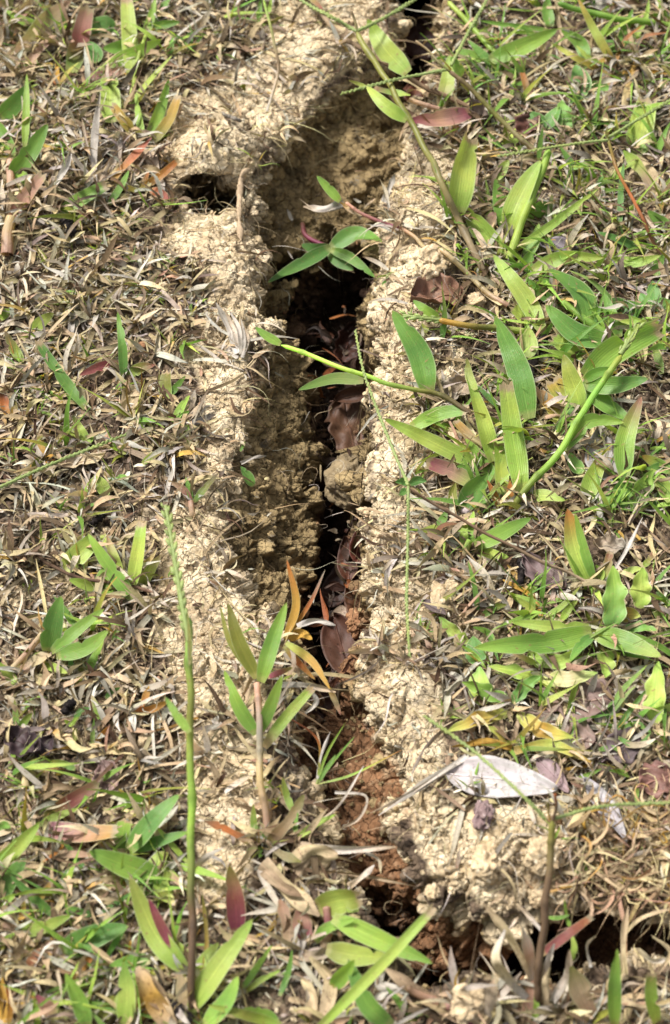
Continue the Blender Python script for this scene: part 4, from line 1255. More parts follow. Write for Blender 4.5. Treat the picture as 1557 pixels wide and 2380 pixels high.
b6 1253,630 1255,700 1256,765 w76 lyl wv
b6 895,655 1030,690 1155,625 w62 ly wv
b6 1310,490 1370,470 1420,480 w60 voy ell
b6 1430,250 1460,220 1475,180 w26 lr
b6 1330,290 1390,265 1430,260 w36 y
P broadleaf_weed|toothed green weed with bitten purple ends at the clay margin|weed|small broadleaf weeds
b6 822,885 890,800 962,755 w54 Gg wv
b6 812,882 700,830 590,785 w60 gl wv
b6 690,895 670,790 672,712 w92 lyg ell
b6 665,712 650,640 642,572 w84 G ell
b6 622,605 560,560 482,482 w52 lyg wv
b6 955,785 850,740 712,712 w54 yly wv
b6 950,775 1080,770 1220,742 w66 ysl wv
b6 700,720 640,650 560,600 w16 l
P broadleaf_weed|yellowing wavy leaves spread flat under the toothed green weed|weed|small broadleaf weeds
b6 815,928 680,955 515,1018 w58 yoy wv
b6 848,925 940,1000 1110,1045 w68 yoy wv
P dead_grass_tuft|ochre straw blades arching above the big pale fallen leaf|dead grass|bleached straw tufts
b6 822,1092 700,1065 545,1085 w34 oo straw h3:6
b6 832,1105 1000,1075 1190,1158 w44 oyo straw h3:6
b6 800,1092 750,1020 705,990 w26 oy straw
b6 830,1090 840,1020 850,960 w24 bt straw
b6 790,1030 770,970 760,920 w20 tb straw
P flower_stalk|upright red brown stalk with two spread green spikes in front of the clods|grass stalk|flowering grass stalks
s8 940,1080 945,1000 962,850 985,500 1002,238 w38 bbbn h3:46 n3
k0 1268,1903 1200,1835 1100,1745 985,1663 w10 hh h46:44
k8 1015,240 1250,180 1580,165 w20 hh h46:44
s8 1005,240 1025,180 1022,115 w16 bbO h46:50
s8 990,240 985,200 985,160 w12 on h46:48
P grass_shoot|narrow dark green blades crossing in the shaded turf below the star|grass shoot|small green shoots
b6 1240,965 1330,830 1452,705 w24 Gl
b6 1250,970 1350,850 1400,800 w20 Gh
b6 1290,1035 1400,880 1515,765 w22 Gg
b6 1330,1005 1410,985 1475,1025 w30 gG
b6 1310,1040 1400,1080 1470,1020 w20 G
b6 1225,1100 1290,1090 1320,1110 w22 g
b6 1235,940 1250,900 1240,870 w18 n
P broadleaf_weed|pale hairy leaves standing at the turf border over brown leaves|weed|small broadleaf weeds
b6 1485,985 1490,850 1505,690 w86 lyl wv h3:14
b6 1530,1010 1540,930 1560,890 w76 ly wv
P grass_shoot|young green shoots and olive blades beside a grey elongated leaf|grass shoot|small green shoots
b6 665,480 650,350 618,220 w22 Gg h2:12
b6 680,490 740,440 800,425 w34 gv
b6 940,500 900,440 840,390 w34 vy
b6 980,480 1060,430 1140,340 w26 lv
b6 700,540 720,580 760,690 w20 G
b6 740,590 700,550 640,530 w26 g
b6 965,720 890,680 820,650 w26 lvp
b6 780,370 750,420 735,470 w20 g
b6 1050,500 1090,440 1130,400 w32 ly
P dead_grass_tuft|pale split straw sheaths standing by the pebbles at the rim turf|dead grass|bleached straw tufts
b6 760,420 700,300 610,195 w30 sw straw h2:10
b6 745,440 730,340 755,270 w28 ws straw
b6 940,440 930,350 945,330 w24 os straw
b6 930,420 880,340 800,240 w24 so straw
b6 960,480 900,380 780,310 w24 oo straw
b6 560,160 480,110 240,50 w18 wz straw h2:7
b6 400,190 380,130 390,60 w22 bt straw
b6 430,150 500,60 600,50 w20 Ob straw
b6 600,700 570,620 560,560 w26 nt straw
b6 1200,390 1330,215 1430,20 w16 w straw h3:12
b6 700,250 620,130 500,60 w20 bt straw
P grass_sprig|thin green three bladed sprig rising inside the lower crack|grass shoot|small green shoots
b0 735,1822 760,1750 803,1678 w6 l z-6 h0:12
b0 738,1822 770,1775 825,1710 w6 g z-6 h0:10
b0 740,1822 820,1800 935,1742 w6 hlO z-6 h0:10
b0 738,1818 738,1720 660,1660 w5 lOr z-6 h0:14
b0 738,1815 745,1760 768,1700 w7 w straw z-6 h0:10
b0 700,1700 730,1690 745,1730 w5 t straw z-4 h3:0
P dead_grass_wisp|long bleached straw lying from the pale leaf down into the crack|dead grass blade
b0 1085,1758 960,1838 880,1895 w16 wzw straw z3 h4:0
b0 1060,1775 940,1850 860,1890 w8 wt straw z3 h4:0
P dead_grass_tuft|curled white straw loops hanging above the red clay|dead grass|bleached straw tufts
b0 778,1842 850,1850 835,1900 780,1930 w7 wt straw z-2 h4:2
b0 690,1960 780,1975 920,1968 w17 twt straw z0 h4:3
b0 700,2020 850,2035 968,2060 w8 bt straw z-1 h4:3
b0 850,1980 880,1998 885,2030 w7 ws straw z-2 h3:1
b0 700,1930 780,1880 845,1780 w6 tw straw z0 h3:6
b0 810,2060 845,2035 870,2010 w14 tw straw z0 h3:6

P grass_plant|long yellow green blade entering from the border beside purple blades|grass plant|broad bladed grass plants
b7 -20,455 80,370 185,258 w64 lyl h3:12
b7 185,268 260,230 362,192 w34 lyl
P grass_plant|two broad purple and straw coloured blades lying on the turf|grass plant|broad bladed grass plants
b7 205,282 370,310 545,300 w88 mpo cut
b7 205,240 320,160 455,75 w64 vrp cut
P grass_plant|cluster of broad blue green blades close to the tallest stalk|grass plant|broad bladed grass plants
b7 600,385 700,260 835,125 w82 gGg h4:14
b7 560,392 565,320 585,245 w80 gl cut
b7 620,385 740,345 878,300 w50 gGg
b7 872,445 790,350 705,250 w24 ly
b7 790,260 810,220 830,160 w26 s
P grass_plant|second bright green rosette with pink withered tips near the tallest stalk|grass plant|broad bladed grass plants
b7 742,512 580,455 412,388 w98 glg h3:12
b7 722,492 740,440 782,395 w88 lyv
b7 750,512 775,570 805,645 w36 yys cut
b7 772,480 815,520 868,565 w28 yps
b7 690,555 720,535 765,512 w44 g
b7 745,510 735,580 780,630 w40 ly
P grass_sprig|wide dark green oval blade lying flat in lower turf|grass blade
b7 280,862 430,790 598,738 w102 gGG h3:9
P grass_sprig|pale yellow green blade lying flat beside salmon scrap|grass blade
b7 85,768 200,742 330,688 w56 lyl
P grass_plant|dark green drooping blades spilling in at the lower border|grass plant|broad bladed grass plants
b7 -10,610 40,520 120,425 w84 gG
b7 -10,645 35,615 72,588 w36 l
b7 255,692 150,600 45,500 w38 G
b7 0,740 60,750 160,830 w38 ptt straw
b7 -10,820 30,800 70,770 w30 l
b7 -10,300 20,270 50,280 w40 g
P grass_shoot|thin dark green blades crossing in the lower turf litter|grass shoot|small green shoots
b7 455,692 530,640 615,578 w24 G
b7 440,690 370,670 298,645 w28 Gg
b7 392,475 340,400 285,335 w28 G
b7 260,590 280,560 300,530 w24 G
b7 170,640 220,560 270,505 w24 vot
b7 380,745 340,700 300,660 w24 gG
b7 500,560 470,520 480,480 w14 n
P grass_plant|bright green blades standing at the bottom border of the turf|grass plant|broad bladed grass plants
b7 405,1200 370,1080 305,955 w72 gl h3:16
b7 578,1200 590,1050 575,905 w84 lyg h3:16
b7 702,892 600,900 505,925 w54 g
b7 505,975 440,930 395,895 w42 gl
b7 480,1190 500,1100 530,1060 w60 v
b7 620,1192 560,1130 540,1060 w50 hy
b7 350,1020 400,1000 450,980 w34 l
P dead_grass_tuft|broad tan and orange blades at the bottom border|dead grass|bleached straw tufts
b7 780,1200 700,1060 640,925 w86 tot straw h3:10
b7 640,1200 650,1100 635,1005 w74 oop straw
b7 300,1192 220,1120 170,1060 w70 ypm straw
b7 530,990 470,1000 410,990 w26 sw straw
P grass_shoot|orange narrow blades in the corner turf|grass shoot|orange tinged shoots
b7 325,1005 390,920 458,845 w32 oO straw
b7 20,1200 10,1090 12,975 w44 oo straw
b7 40,1192 50,1100 30,1030 w24 oO straw
b7 290,1020 300,940 270,880 w20 oy straw
b7 830,930 760,930 680,970 w26 oy straw
b7 90,700 110,650 105,600 w22 on straw
b7 945,1010 960,800 940,590 w24 on straw
b7 250,330 290,370 200,440 w16 oO straw
P dead_grass_wisp|salmon pink withered scrap on the lower turf|dead grass blade
b7 140,965 150,900 185,840 w50 Op
b7 200,820 240,850 290,870 w50 pz straw
P grass_plant|bright green blade pair low beside the purple mown blades|grass plant|broad bladed grass plants
b7 950,1200 1050,1090 1108,970 w76 lgl h3:14
b7 1310,1200 1150,1155 965,1105 w44 lvy
b7 1290,1192 1210,1150 1118,1128 w64 gl
b7 1130,1025 1180,950 1265,825 w28 gl
b7 1140,1045 1220,985 1305,945 w26 vl
b7 1300,1062 1340,950 1358,845 w26 Gg
P grass_plant|fresh green rosette spilling over the lower crack from dry stems|grass plant|broad bladed grass plants
b8 -10,700 180,790 455,912 w82 llg z6 h6:6
b8 -40,845 90,875 250,880 w88 vyy z5 h3:6
b8 -90,810 -40,750 95,705 w44 gl h4:14
b8 -10,1020 40,960 90,895 w64 gl h3:16
b8 260,1200 150,1100 60,890 w78 gG h4:12
b8 350,1155 290,1085 235,1020 w34 g
b8 -80,650 20,620 115,605 w112 vyv cut h6:14
b8 110,660 20,640 -20,590 w40 lyv
s8 -40,840 -20,760 -30,640 w46 tmp h1:8
P grass_sprig|long mown yellow green blade rising diagonally over the lower crack|grass blade
b8 -75,1210 200,935 462,652 w48 lyl cut h8:34
P dead_grass_tuft|crumpled broad tan leaves flopped over the lower rim stem|dead grass|bleached straw tufts
b7 1215,450 1330,560 1485,690 w78 tst straw h3:8
b7 1230,480 1320,560 1400,600 w50 tb straw h3:9
b7 1350,440 1450,385 1570,405 w62 tst straw h4:8
b7 1380,500 1470,430 1570,420 w56 ts straw
b7 1425,800 1400,720 1410,620 w84 mpr straw
b7 1350,822 1335,730 1300,615 w62 tp straw
b7 1155,345 1050,290 948,250 w40 bOb straw h4:10
b7 1255,345 1340,250 1412,128 w50 btn straw h4:14
b7 1180,350 1230,330 1290,390 w60 btb straw
b7 1370,860 1440,880 1550,850 w50 tz straw
b7 1240,330 1300,400 1400,440 w40 tn straw
b7 1375,870 1390,800 1440,760 w60 zw straw
b7 1500,1192 1540,1000 1440,880 w60 ts straw
b7 1440,1160 1460,1060 1400,980 w50 ts straw
P grass_shoot|green slips growing beside the jointed pink stem at the rim|grass shoot|small green shoots
b7 1385,325 1470,265 1562,218 w30 yl
b7 1360,205 1330,120 1312,45 w30 lv
b7 1185,325 1180,240 1178,170 w30 gv
b7 1480,70 1520,0 1560,-60 w18 g
b7 1375,300 1370,250 1385,200 w26 g
P dead_grass_runner|pink and tan dry runner lying below the long diagonal blade|grass runner|creeping runners
s8 630,1190 560,1130 400,1060 330,1020 w44 mpb h2:6 n1
b8 600,1180 380,1040 235,935 w62 tbt straw
b8 230,1130 190,1080 260,1040 w30 w straw
b8 700,1200 720,1080 740,980 w54 zt straw h3:12
b8 720,1130 760,1060 800,1010 w24 bt straw
b8 350,1040 210,1010 235,930 w44 wz straw
P grass_sprig|upright bright green blade by the side opening at the bottom border|grass blade
b8 1300,1200 1300,1000 1312,842 w56 lgl h4:26
P grass_sprig|short green and purple mown blade at the corner of the bottom border|grass blade
b8 1495,1185 1470,1070 1470,955 w56 yln cut h4:20
P grass_plant|pink green wide blade leaning by the red brown stalk foot|grass plant|broad bladed grass plants
b8 1190,1165 1140,1040 1095,925 w94 ptn straw h4:18
b8 960,868 1060,795 1195,695 w44 rrO cut h6:14
b8 1095,900 1112,840 1100,775 w28 ly
b8 900,1200 900,1060 925,960 w60 pp straw
b8 920,1200 935,1120 930,1040 w30 l
P dead_grass_tuft|white curled dead blades around the foot of the red brown stalk|dead grass|bleached straw tufts
b8 888,1075 750,900 790,755 w44 wsw straw h5:24
b8 930,990 800,770 688,628 w42 tst straw h5:26
b8 930,1010 900,870 870,745 w54 wpw straw h5:20
b8 960,1040 990,900 1020,820 w34 tw straw h4:20
b8 1010,1090 1080,960 1090,850 w36 wt straw h4:20
b8 985,1150 980,1000 1000,930 w30 ts straw h4:18
b8 1040,1192 1060,1080 1100,1000 w34 wt straw
b8 960,760 900,690 850,640 w20 wt straw z2 h3:5
b8 790,760 820,730 852,695 w16 wt straw z2 h3:5
b8 1345,960 1340,800 1362,645 w28 st straw z2 h2:10
b8 1350,770 1430,700 1560,660 w22 st straw h3:12
b8 1557,900 1470,900 1410,840 w24 ws straw h3:10
b8 1500,960 1560,860 1470,780 w20 ts straw h3:12
b8 1190,930 1170,830 1215,780 w14 ws straw z0 h2:8
P grass_shoot|small green slips on the tan straw above the side opening|grass shoot|small green shoots
b8 1340,512 1390,460 1432,365 w24 gl
b8 1298,565 1330,530 1358,498 w28 yo
b8 1200,520 1160,500 1110,480 w16 g
b8 1180,520 1160,440 1175,400 w14 gv
b8 990,698 1040,700 1092,685 w18 g
b8 1075,690 1070,650 1065,610 w14 l
b8 1090,740 1080,710 1060,700 w18 lg
b8 1400,160 1405,110 1400,70 w18 gv
b8 1130,50 1190,30 1240,5 w18 lg
b8 1370,45 1310,20 1250,10 w14 lg
"""
build(SPEC)
# ------------------------------------------------------------------ fallen leaves
def fallen(label, cx, cy, L, Wd, ang, col, zb=None, lift=2, curl=.25, mat=None, name='fallen_leaf', torn=0, tilt=(0, 0), shape=.8, group=None):
    """lanceolate leaf of L x Wd picture units, its tip pointing ang degrees (anticlockwise) in the picture"""
    if zb is None: P = place([(cx-1, cy), (cx+1, cy)], 3, lift*MM, lift*MM)[1]
    else: P = unproj(cx, cy, zb*MM)
    ps = pxsize(P); a = R(ang)
    ax = np.array([math.cos(a), math.sin(a)/math.sin(PITCH), 0]); lx = np.linalg.norm(ax); L = L*ps*lx if True else L; ax /= lx
    ax[2] = math.tan(R(tilt[0])); ax /= np.linalg.norm(ax)
    by = np.cross([0, 0, 1.0], ax); by /= np.linalg.norm(by); by[2] = math.tan(R(tilt[1])); by /= np.linalg.norm(by); nz = np.cross(ax, by)
    W = Wd*ps*1.1
    n, m = 30, 15; Vs = []; cs = []; uv = []; ph = rng.uniform(0, 6); j = rng.normal(0, .07)
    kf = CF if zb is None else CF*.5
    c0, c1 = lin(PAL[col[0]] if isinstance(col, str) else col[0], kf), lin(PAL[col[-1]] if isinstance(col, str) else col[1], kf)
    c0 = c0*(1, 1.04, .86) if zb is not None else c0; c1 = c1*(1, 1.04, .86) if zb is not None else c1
    for i in range(n):
        s = i/(n-1); hw = W/2*(math.sin(min(1, s*1.0)**shape*math.pi)**.75+.015)
        for q in range(m):
            v = q/(m-1)*2-1
            e = 1+torn*.22*math.sin(s*9+ph*3+v)*math.sin(s*17+ph)*(abs(v) > .3)
            x = (s-.5)*L; y = v*hw*e
            z = (.09*W*math.sin(s*13+ph*2+v*3)*math.cos(v*4+ph)*min(1, torn+.35) if zb is not None or torn else 0)+curl*W*(v*v*.55-.2)+.06*W*math.sin(s*8+ph)*v+.05*W*math.sin(s*5+ph)-.10*curl*L*((s-.5)*2)**2*(1 if ph > 3 else -1)
            z += -.012*W*(abs(v) < .08)+.014*W*math.sin(s*30+abs(v)*9)
            Vs.append(P+ax*x+by*y+nz*z); uv.append((s+ph, q/(m-1)))
            cs.append((c0*(1-s)+c1*s)*math.exp(j)*(1.12 if abs(v) < .08 else 1))
    Vs = np.array(Vs)
    if zb is None:
        g = hm(Vs[:, 0], Vs[:, 1], HS)+.0012-Vs[:, 2]; Vs[:, 2] += np.clip(g, 0, .006)
    k = np.arange(n*m).reshape(n, m); Fq = np.stack([k[:-1, :-1], k[:-1, 1:], k[1:, 1:], k[1:, :-1]], 2).reshape(-1, 4)
    # real leaves have a thickness
    t = .00035; nb = len(Vs); Vb = Vs-nz*t
    rim = np.concatenate([k[0, :], k[1:, -1], k[-1, -2::-1], k[-2:0:-1, 0]]); r2 = np.roll(rim, -1)
    Fq = np.concatenate([Fq, Fq[:, ::-1]+nb, np.stack([rim, rim+nb, r2+nb, r2], 1)])
    Vs = np.concatenate([Vs, Vb]); cs = np.array(cs*2); uv = np.array(uv*2)
    o = np.array(P); root = link(bpy.data.objects.new(name, None)); root.location = o; root.empty_display_size = .004
    tag(root, label, 'dead leaf', group)
    mkobj('leaf_blade', (Vs, Fq, cs, uv), mat or M_BROWN, root, o)
    # midrib and stalk
    mid = Vs[k[:, m//2]]; pt = mid+nz*.0001
    pt = np.vstack([mid[0]-ax*L*.07, pt])
    r = np.linspace(.0006, .00015, len(pt))*max(.5, W/.02)
    mkobj('midrib', tube(pt, r, np.tile(c0*1.25, (len(pt), 1)), 5), mat or M_BROWN, root, o)
    return root
CK = 'dead leaves on the bottom of the crack'
DL = [('large pale lavender fallen leaf lying flat below the weeds', 1165, 1812, 262, 92, -8, ((210,200,196),(220,214,210)), None, 6, .16, 0, (2, 3)),
 ('pinkish grey narrow fallen leaf beside the large pale one', 1285, 1800, 100, 42, -48, ((150,128,128),(172,148,146)), None, 3, .2, 0, (0, 0)),
 ('bluish grey slender fallen leaf crossing under a green spike', 1408, 1878, 165, 44, -60, ((176,170,170),(196,190,190)), None, 6, .35, 0, (3, -10)),
 ('rust coloured leaf edge tucked under the slender grey leaf', 1412, 1900, 110, 30, -58, ((150,84,68),(120,70,58)), None, 2, .2, 0, (0, 0)),
 ('reddish brown square leaf scrap at the turf border', 1535, 1808, 110, 80, 20, ((150,110,96),(120,88,80)), None, 3, .15, 1, (0, 0)),
 ('broad grey brown leaf lying beneath the green star', 1345, 1620, 170, 130, -10, ((160,134,118),(128,106,98)), None, 2, .15, 1, (0, 0)),
 ('wide brown leaf beneath the crossing narrow blades', 1300, 1700, 170, 100, 160, ((140,116,104),(160,138,124)), None, 2, .2, 1, (0, 0)),
 ('tan leaf corner under the hairy border weed', 1530, 1640, 130, 110, 70, ((176,152,130),(140,118,104)), None, 2, .2, 1, (0, 0)),
 ('dark purplish leaf flat between grass and brown leaf', 1455, 1730, 120, 70, 30, ((112,96,96),(84,70,70)), None, 2, .2, 1, (0, 0)),
 ('smooth grey broad leaf half hidden behind the thick stalk', 1408, 1065, 135, 92, 100, ((150,144,140),(172,166,160)), None, 3, .2, 0, (0, 0)),
 ('dull mauve wrinkled leaf next to the thin brown stalk', 1265, 1335, 120, 62, -40, ((134,112,110),(112,92,88)), None, 3, .3, 1, (0, 0)),
 ('grey shrivelled curl of leaf near hairy weed', 1415, 1268, 74, 46, 170, 'zt', None, 4, .6, 1, (0, 0)),
 ('curled copper brown leaf resting on bare soil at the rim turf', 1015, 682, 125, 88, 190, ((164,124,98),(134,98,78)), None, 5, .5, 1, (4, 4)),
 ('grey curled leaf with pale ribs beside the big solitary blade', 1062, 905, 70, 58, 40, 'zt', None, 4, .7, 1, (0, 0)),
 ('slate coloured curled leaf under the tall pale plant', 1300, 572, 90, 40, -10, ((138,128,134),(120,110,114)), None, 4, .5, 0, (0, 0)),
 ('small dark brown curled leaf beside the rounded weed sprig', 1228, 288, 66, 50, 60, ((104,66,52),(80,54,46)), None, 4, .5, 1, (0, 0)),
 ('grey mushroom coloured dry curl at the tip of the long runner', 1118, 262, 60, 40, -20, ((160,140,124),(128,110,100)), None, 6, .9, 0, (0, 0)),
 ('dark slender leaf lying on the pale clay rim', 1010, 1412, 66, 24, -32, ((112,98,96),(140,124,118)), None, 4, .5, 0, (0, 0)),
 ('deep purple brown curled leaf on the turf at the side border', 55, 1728, 100, 64, -28, ((84,66,66),(60,46,48)), None, 5, .5, 1, (0, 0)),
 ('little folded purple brown leaf touching the larger curled one', 104, 1735, 56, 40, 60, ((78,62,64),(62,48,50)), None, 5, .6, 0, (0, 0)),
 ('pinkish brown lobed leaf in the turf above purple blades', 248, 1803, 70, 56, 110, ((158,130,120),(130,104,96)), None, 3, .4, 1, (0, 0)),
 ('wide tan dead leaf on litter under the pale green spike', 190, 1072, 110, 34, 12, 'ts', None, 3, .5, 1, (0, 0)),
 ('dark grey leaf in the hollow of the turf corner', 1160, 120, 60, 34, 10, ((120,112,108),(96,86,82)), None, 3, .5, 1, (0, 0)),
 ('violet grey scrap of leaf at the top border', 1405, 12, 130, 36, -8, 'zw', None, 4, .3, 1, (0, 0)),
 # in the crack
 ('shaded rust brown leaf deep in the top hole of the crack', 972, 95, 95, 80, 100, ((96,54,44),(70,42,36)), -40, 0, .5, 0, (25, 0)),
 ('second dull brown leaf on the wall of the top hole', 1010, 190, 90, 50, 60, ((116,74,60),(90,58,48)), -22, 0, .3, 1, (15, 10)),
 ('brick brown leaf bridging the narrow gap beneath the long runner', 985, 222, 100, 78, -60, ((138,84,66),(116,70,56)), -11, 0, .3, 1, (0, 10)),
 ('wet brown leaf curled under the void of the crack', 808, 800, 90, 56, 70, ((110,62,48),(80,48,40)), -46, 0, .6, 1, (15, 15)),
 ('dark red brown leaf standing on edge by the rim wall', 850, 820, 110, 40, 80, ((104,64,56),(80,52,46)), -40, 0, .5, 1, (20, 20)),
 ('curved brown leaf rim showing beneath the arching runner', 835, 918, 120, 36, 8, ((134,92,74),(110,72,58)), -36, 0, .8, 0, (0, 20)),
 ('broad torn brown leaf behind the grey stone in the crack', 815, 1000, 150, 100, -75, ((120,82,64),(142,102,84)), -42, 0, .25, 1, (8, 0)),
 ('warm brown leaf pressed between stone and pale rim wall', 862, 1030, 130, 60, -100, ((140,90,58),(120,80,60)), -44, 0, .2, 0, (8, 6)),
 ('plum red leaf lodged against the pale rim wall', 840, 1262, 90, 48, 75, ((140,74,60),(112,62,54)), -34, 0, .25, 0, (12, 12)),
 ('red brown leaf lying under the plum red one', 808, 1300, 95, 46, 95, ((124,72,54),(100,62,48)), -42, 0, .3, 0, (10, -8)),
 ('orange brown oval leaf on the bottom beside the square clod', 842, 1395, 130, 80, 110, ((150,96,62),(120,74,54)), -46, 0, .3, 0, (5, 0)),
 ('shadowed leaf beneath the dangling white rootlet', 785, 1360, 110, 60, 70, ((96,60,50),(78,50,44)), -50, 0, .3, 0, (5, 0)),
 ('large pointed brown leaf hanging from the dark wall cavity', 800, 1515, 165, 88, -72, ((118,74,62),(140,100,86)), -38, 0, .3, 0, (6, 0)),
 ('wide maroon leaf with a pale tip under the pointed one', 775, 1640, 160, 92, 58, ((128,82,66),(112,70,56)), -42, 0, .2, 0, (5, 5)),
 ('very dark leaf sunk in the black hollow by the thin sprig', 712, 1712, 110, 70, 80, ((70,52,44),(54,42,38)), -52, 0, .3, 0, (0, 0)),
]
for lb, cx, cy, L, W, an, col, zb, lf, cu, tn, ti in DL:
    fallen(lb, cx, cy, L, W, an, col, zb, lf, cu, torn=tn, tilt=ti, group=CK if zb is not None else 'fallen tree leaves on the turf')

# scraps of leaf and straw caught between the walls
n_ = 240; px_ = rng.uniform(740, 890, n_); py_ = rng.uniform(700, 1700, n_); zz_ = rng.uniform(-.050, -.036, n_)
P_ = unproj(px_, py_, zz_); ok = (hm(P_[:, 0], P_[:, 1], HM) < zz_+.006); P_ = P_[ok]; n_ = len(P_)
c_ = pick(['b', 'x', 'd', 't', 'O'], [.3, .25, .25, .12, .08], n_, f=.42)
strands('crack_leaf_scraps', M_BROWN, P_[:, 0], P_[:, 1], rng.uniform(0, 6.3, n_), rng.uniform(-.3, .5, n_), np.exp(rng.uniform(1.2, 2.9, n_))*MM, np.exp(rng.uniform(-.8, 1.7, n_))*MM, c_, c_*.8, rng.uniform(0, 1, n_), rng.normal(0, .5, n_), 0, K=6,
        follow=HM, taper=.3, label='brown leaf scraps and stalks caught on the bottom of the crack', cat='leaf litter', fold=.5, z0=P_[:, 2])
# ------------------------------------------------------------------ stones and clods
SV, SF = icos(5)
def lump(name, label, cat, cx, cy, r, mat, zb=None, sq=(1, 1, .75), rough=.22, seed=0, sink=.35, facet=.0, group=None):
    if zb is None: P = place([(cx-1, cy), (cx+1, cy)], 3, 0, 0, clear=0)[1]; 
    else: P = unproj(cx, cy, zb*MM)
    rr = r*pxsize(P)
    B = SV*1.0; q = B*1.3+seed*3.7
    d = rough*1.4*fbm(q+40, 1.0, 2)+rough*.5*fbm(q+10, 3.2, 2)+.05*fbm(q, 11, 2)
    f1, f2, fv = worley(q*1.9+.35*np.stack([fbm(q+3, 1.4, 2), fbm(q+6, 1.4, 2), fbm(q+9, 1.4, 2)], 1)); d = d+rough*.55*(fv-.5)-.10*np.exp(-(f2-f1)/.08)
    if facet:
        for k in range(11):
            nv = rng.normal(0, 1, 3); nv /= np.linalg.norm(nv); h = rng.uniform(.62, .85); t = B@nv; B = B-np.outer(np.clip(t-h, 0, 1)*facet, nv)
    B = B*(1+d)[:, None]*np.array(sq)*rr
    a = rng.uniform(0, 6); M = np.array([[math.cos(a), -math.sin(a), 0], [math.sin(a), math.cos(a), 0], [0, 0, 1]]); B = B@M.T if abs(sq[0]-sq[1]) < .2 else B
    o = P+np.array([0, 0, rr*sq[2]*(1-sink)-rr*.3])
    me = npmesh(name, B, SF, 3, np.ones((len(B), 3))*.5, smooth=True); me.materials.append(mat)
    ob = link(bpy.data.objects.new(name, me)); ob.location = o; tag(ob, label, cat, group); return ob
lump('stone', 'rounded grey brown stone wedged on the bottom of the crack', 'stone', 818, 1130, 68, M_STONE, -36, (1, 1.15, .8), .24, 1, .4, .25)
G2 = 'clay clods on the ground'
for i, a in enumerate([('square orange brown clod on the leaves inside the crack', 830, 1448, 34, M_RED, -38, .9), ('brown clod under the square one in the crack', 845, 1520, 24, M_RED, -38, .3),
    ('orange clod block rising from the red clay by the thin sprig', 815, 1725, 38, M_RED, -32, .8), ('lower red clod touching the orange clod block', 838, 1785, 44, M_RED, -32, .7),
    ('pale knobbly clod on turf between straw and the copper leaf', 1106, 700, 26, M_CLOD, None, .4), ('large pale lump breaking the lower edge of the crack', 1092, 2330, 50, M_CLOD, None, .2),
    ('rounded pale clod in straw next to the crack rim', 1028, 1392, 34, M_CLOD, None, .4), ('smaller pale clod touching the straw sheaths', 1050, 1362, 20, M_CLOD, None, .4),
    ('brownish nugget of clay under the dark slender leaf', 1080, 1442, 18, M_CLOD, None, .4), ('little white pebble in brown litter', 322, 1598, 10, M_CLOD, None, .4),
    ('pale pebble beside the tallest stalk', 336, 1718, 15, M_CLOD, None, .5), ('angular pale clod beyond the red brown stalk', 1376, 1922, 28, M_CLOD, None, .7),
    ('cracked pale boulder sized clod behind the red brown stalk', 1262, 1985, 44, M_CLOD, None, .2), ('grey stained rounded clod among the lower clods', 1130, 2005, 46, M_CLOD, None, .2),
    ('round clod nub low on the overhanging crust edge', 1005, 2075, 18, M_CLOD, None, .2), ('pale clod at the lower edge of the cracked boulder clod', 1250, 2085, 22, M_CLOD, None, .3),
    ('small ball of clay on the crest above the basin', 765, 135, 16, M_CLOD, None, .4), ('lone pale nugget in the litter by the feathery tuft', 378, 668, 16, M_CLOD, None, .4),
    ('orange tinted nugget in the turf near the upright blade', 328, 805, 14, M_RED, None, .4), ('round clod bulging at the pale rim under the stone', 848, 1190, 15, M_CLOD, -4, .3),
    ('flat tan clod in the straw above the corner turf', 120, 372, 22, M_CLOD, None, .4), ('cracked clod hugging the foot of the long purplish stalk', 1005, 605, 40, M_CLOD, None, .2)]):
    lb, cx, cy, r, mt, zb, rg = a
    lump('clay_clod', lb, 'clod', cx, cy, r, mt, zb, (1.0, .95, .7), .34, i+3, .75 if zb is None else .45, rg*.8, G2)
lump('dried_berry', 'wrinkled purple grey dried berry in front of the pale leaf', 'berry', 1124, 1890, 27, M_BERRY, None, (.8, 1.3, .6), .5, 77, .25)

# ------------------------------------------------------------------ sticks, scraps and roots
def stick(name, label, cat, pts, w, mat, h=(2, 4), zb=None, col='k', seed=0, group=None, knob=.25):
    n = 40; P = place(pts, n, h[0]*MM, h[1]*MM, zb); s = np.linspace(0, 1, n)
    r = w*pxsize(P[n//2])/2*np.clip(np.minimum(s*9, (1-s)*9)+.35, 0, 1)*(1+knob*np.sin(s*17+seed)*np.sin(s*7+seed*2)+.12*rng.normal(0, 1, n))
    V_, F_, C_, U_ = tube(P, np.maximum(r, 1e-4), np.tile(lin(PAL[col], CF), (n, 1)), 10)
    V_ = V_+.12*w*pxsize(P[0])*rng.normal(0, 1, V_.shape)*.3
    ob = mkobj(name, (V_, F_, C_, U_), mat, None, P[0]); tag(ob, label, cat, group); return ob
stick('charred_stick', 'short charred black stick lying at the foot of the tallest stalk', 'charred stick', [(358, 2285), (400, 2335), (448, 2372)], 26, M_CHAR)
stick('charred_stick', 'black charred stick under the long dark green blade', 'charred stick', [(1268, 775), (1245, 820), (1232, 885)], 20, M_CHAR)
stick('charred_stick', 'small black scrap on litter above the split green blades', 'charred stick', [(208, 1222), (222, 1210), (245, 1195)], 15, M_CHAR)
stick('charred_stick', 'black crumpled scrap under the bright folded blade', 'charred stick', [(150, 508), (165, 530), (172, 552)], 26, M_CHAR, seed=3)
stick('charred_stick', 'stubby dark burnt twig in the straw near the hairy weed', 'charred stick', [(1208, 1298), (1212, 1325), (1208, 1360)], 17, M_CHAR, seed=4)
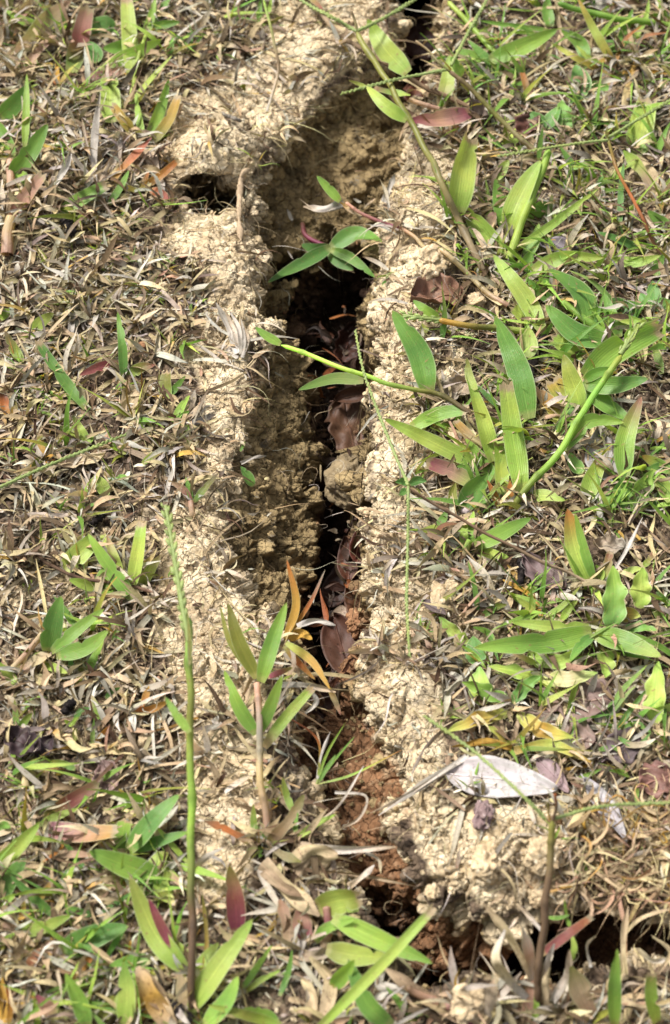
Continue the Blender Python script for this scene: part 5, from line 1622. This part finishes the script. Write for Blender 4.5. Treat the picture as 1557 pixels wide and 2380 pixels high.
stick('charred_stick', 'black litter scrap at the pit in the lower side turf', 'charred stick', [(148, 1660), (158, 1640), (176, 1630)], 20, M_CHAR, seed=6)
stick('twig', 'thin grey twig crossing the turf near the bleached blade', 'twig', [(150, 720), (190, 650), (215, 610)], 6, M_DEAD, col='d', knob=.1)
stick('twig', 'knobbly rooty twig bridging the clod cavity', 'twig', [(560, 560), (556, 490), (562, 410), (582, 392)], 13, M_DEAD, (3, 6), col='t', knob=.3)
stick('twig', 'short horizontal knobbly root above the big clod', 'twig', [(512, 262), (535, 272), (562, 282)], 9, M_DEAD, col='z', knob=.2)
stick('twig', 'pale twig lying by the bare band under the spotted weed', 'twig', [(858, 1250), (820, 1290), (782, 1340)], 6, M_DEAD, (0, 0), -24, 't', knob=.1)
GR = 'bare roots crossing the crack'
for lb, pts, w, z, c in [('thin dark root jutting from the crack wall over a brown leaf', [(640, 978), (720, 970), (800, 956)], 4, -10, 'b'),
    ('white rootlet branching across the crack under the plum leaf', [(740, 1310), (800, 1295), (856, 1262), (880, 1235)], 4, -10, 's'),
    ('long pale rootlet spanning the crack near the orange plant', [(735, 1428), (790, 1422), (850, 1395), (905, 1358)], 4, -8, 's'),
    ('fine side rootlet below the spanning pale rootlet', [(745, 1430), (765, 1440), (772, 1462)], 3, -14, 's'),
    ('thin root hanging from the upper basin wall', [(670, 230), (675, 285), (700, 390)], 4, -6, 'w'),
    ('curling root on the upper basin wall', [(715, 240), (745, 280), (738, 330)], 4, -10, 't'),
    ('looped root in the dark top hole', [(925, 60), (930, 130), (988, 190)], 4, -30, 't'),
    ('arched rootlet beneath the knobbly twig', [(640, 400), (660, 420), (690, 405)], 4, -5, 's'),
    ('short rootlet at the basin foot', [(640, 545), (655, 560), (680, 575)], 4, -18, 's'),
    ('wavy rootlet on the dark wall near the thin sprig', [(650, 1775), (680, 1782), (720, 1770)], 3, -8, 'w'),
    ('rootlets tip crossing red clay below the sprig', [(820, 1760), (860, 1742), (925, 1700)], 3, -14, 't'),
    ('thin root dangling from the lower crust edge', [(1100, 2108), (1120, 2140), (1125, 2170)], 3, -4, 't'),
    ('thin white root hanging into the side opening', [(1200, 2125), (1222, 2160), (1250, 2195)], 4, -3, 'w')]:
    stick('root', lb, 'root', pts, w, M_DEAD, (0, 0), z, c, knob=.15, group=GR)

# withered sheaths round the foot of every plant
rt = [o.location.copy() for o in sc.objects if o.type == 'EMPTY' and o.name.split('.')[0] in ('grass_plant', 'grass_shoot', 'broadleaf_weed', 'grass_sprig', 'tall_seed_stalk', 'star_grass_plant', 'flower_stalk')]
rx = np.repeat([p.x for p in rt], 10)+rng.normal(0, .0022, len(rt)*10); ry = np.repeat([p.y for p in rt], 10)+rng.normal(0, .0022, len(rt)*10)
ok = (gsample(crack, rx, ry) < .3) & (gsample(openm, rx, ry) < .4); rx = rx[ok]; ry = ry[ok]; n_ = len(rx)
c_ = pick(['t', 'w', 's', 'b', 'v'], [.3, .25, .2, .15, .1], n_)
strands('withered_sheaths', M_DEAD, rx, ry, rng.uniform(0, 6.3, n_), rng.uniform(.1, 1.0, n_), np.exp(rng.uniform(1.8, 2.8, n_))*MM, np.exp(rng.uniform(.1, 1.1, n_))*MM, c_, c_*.8, rng.uniform(.3, 1.6, n_), rng.normal(0, .4, n_), .0006, K=6,
        taper=.5, label='withered tan sheaths gathered round the feet of the green plants', cat='dead grass', fold=.5)
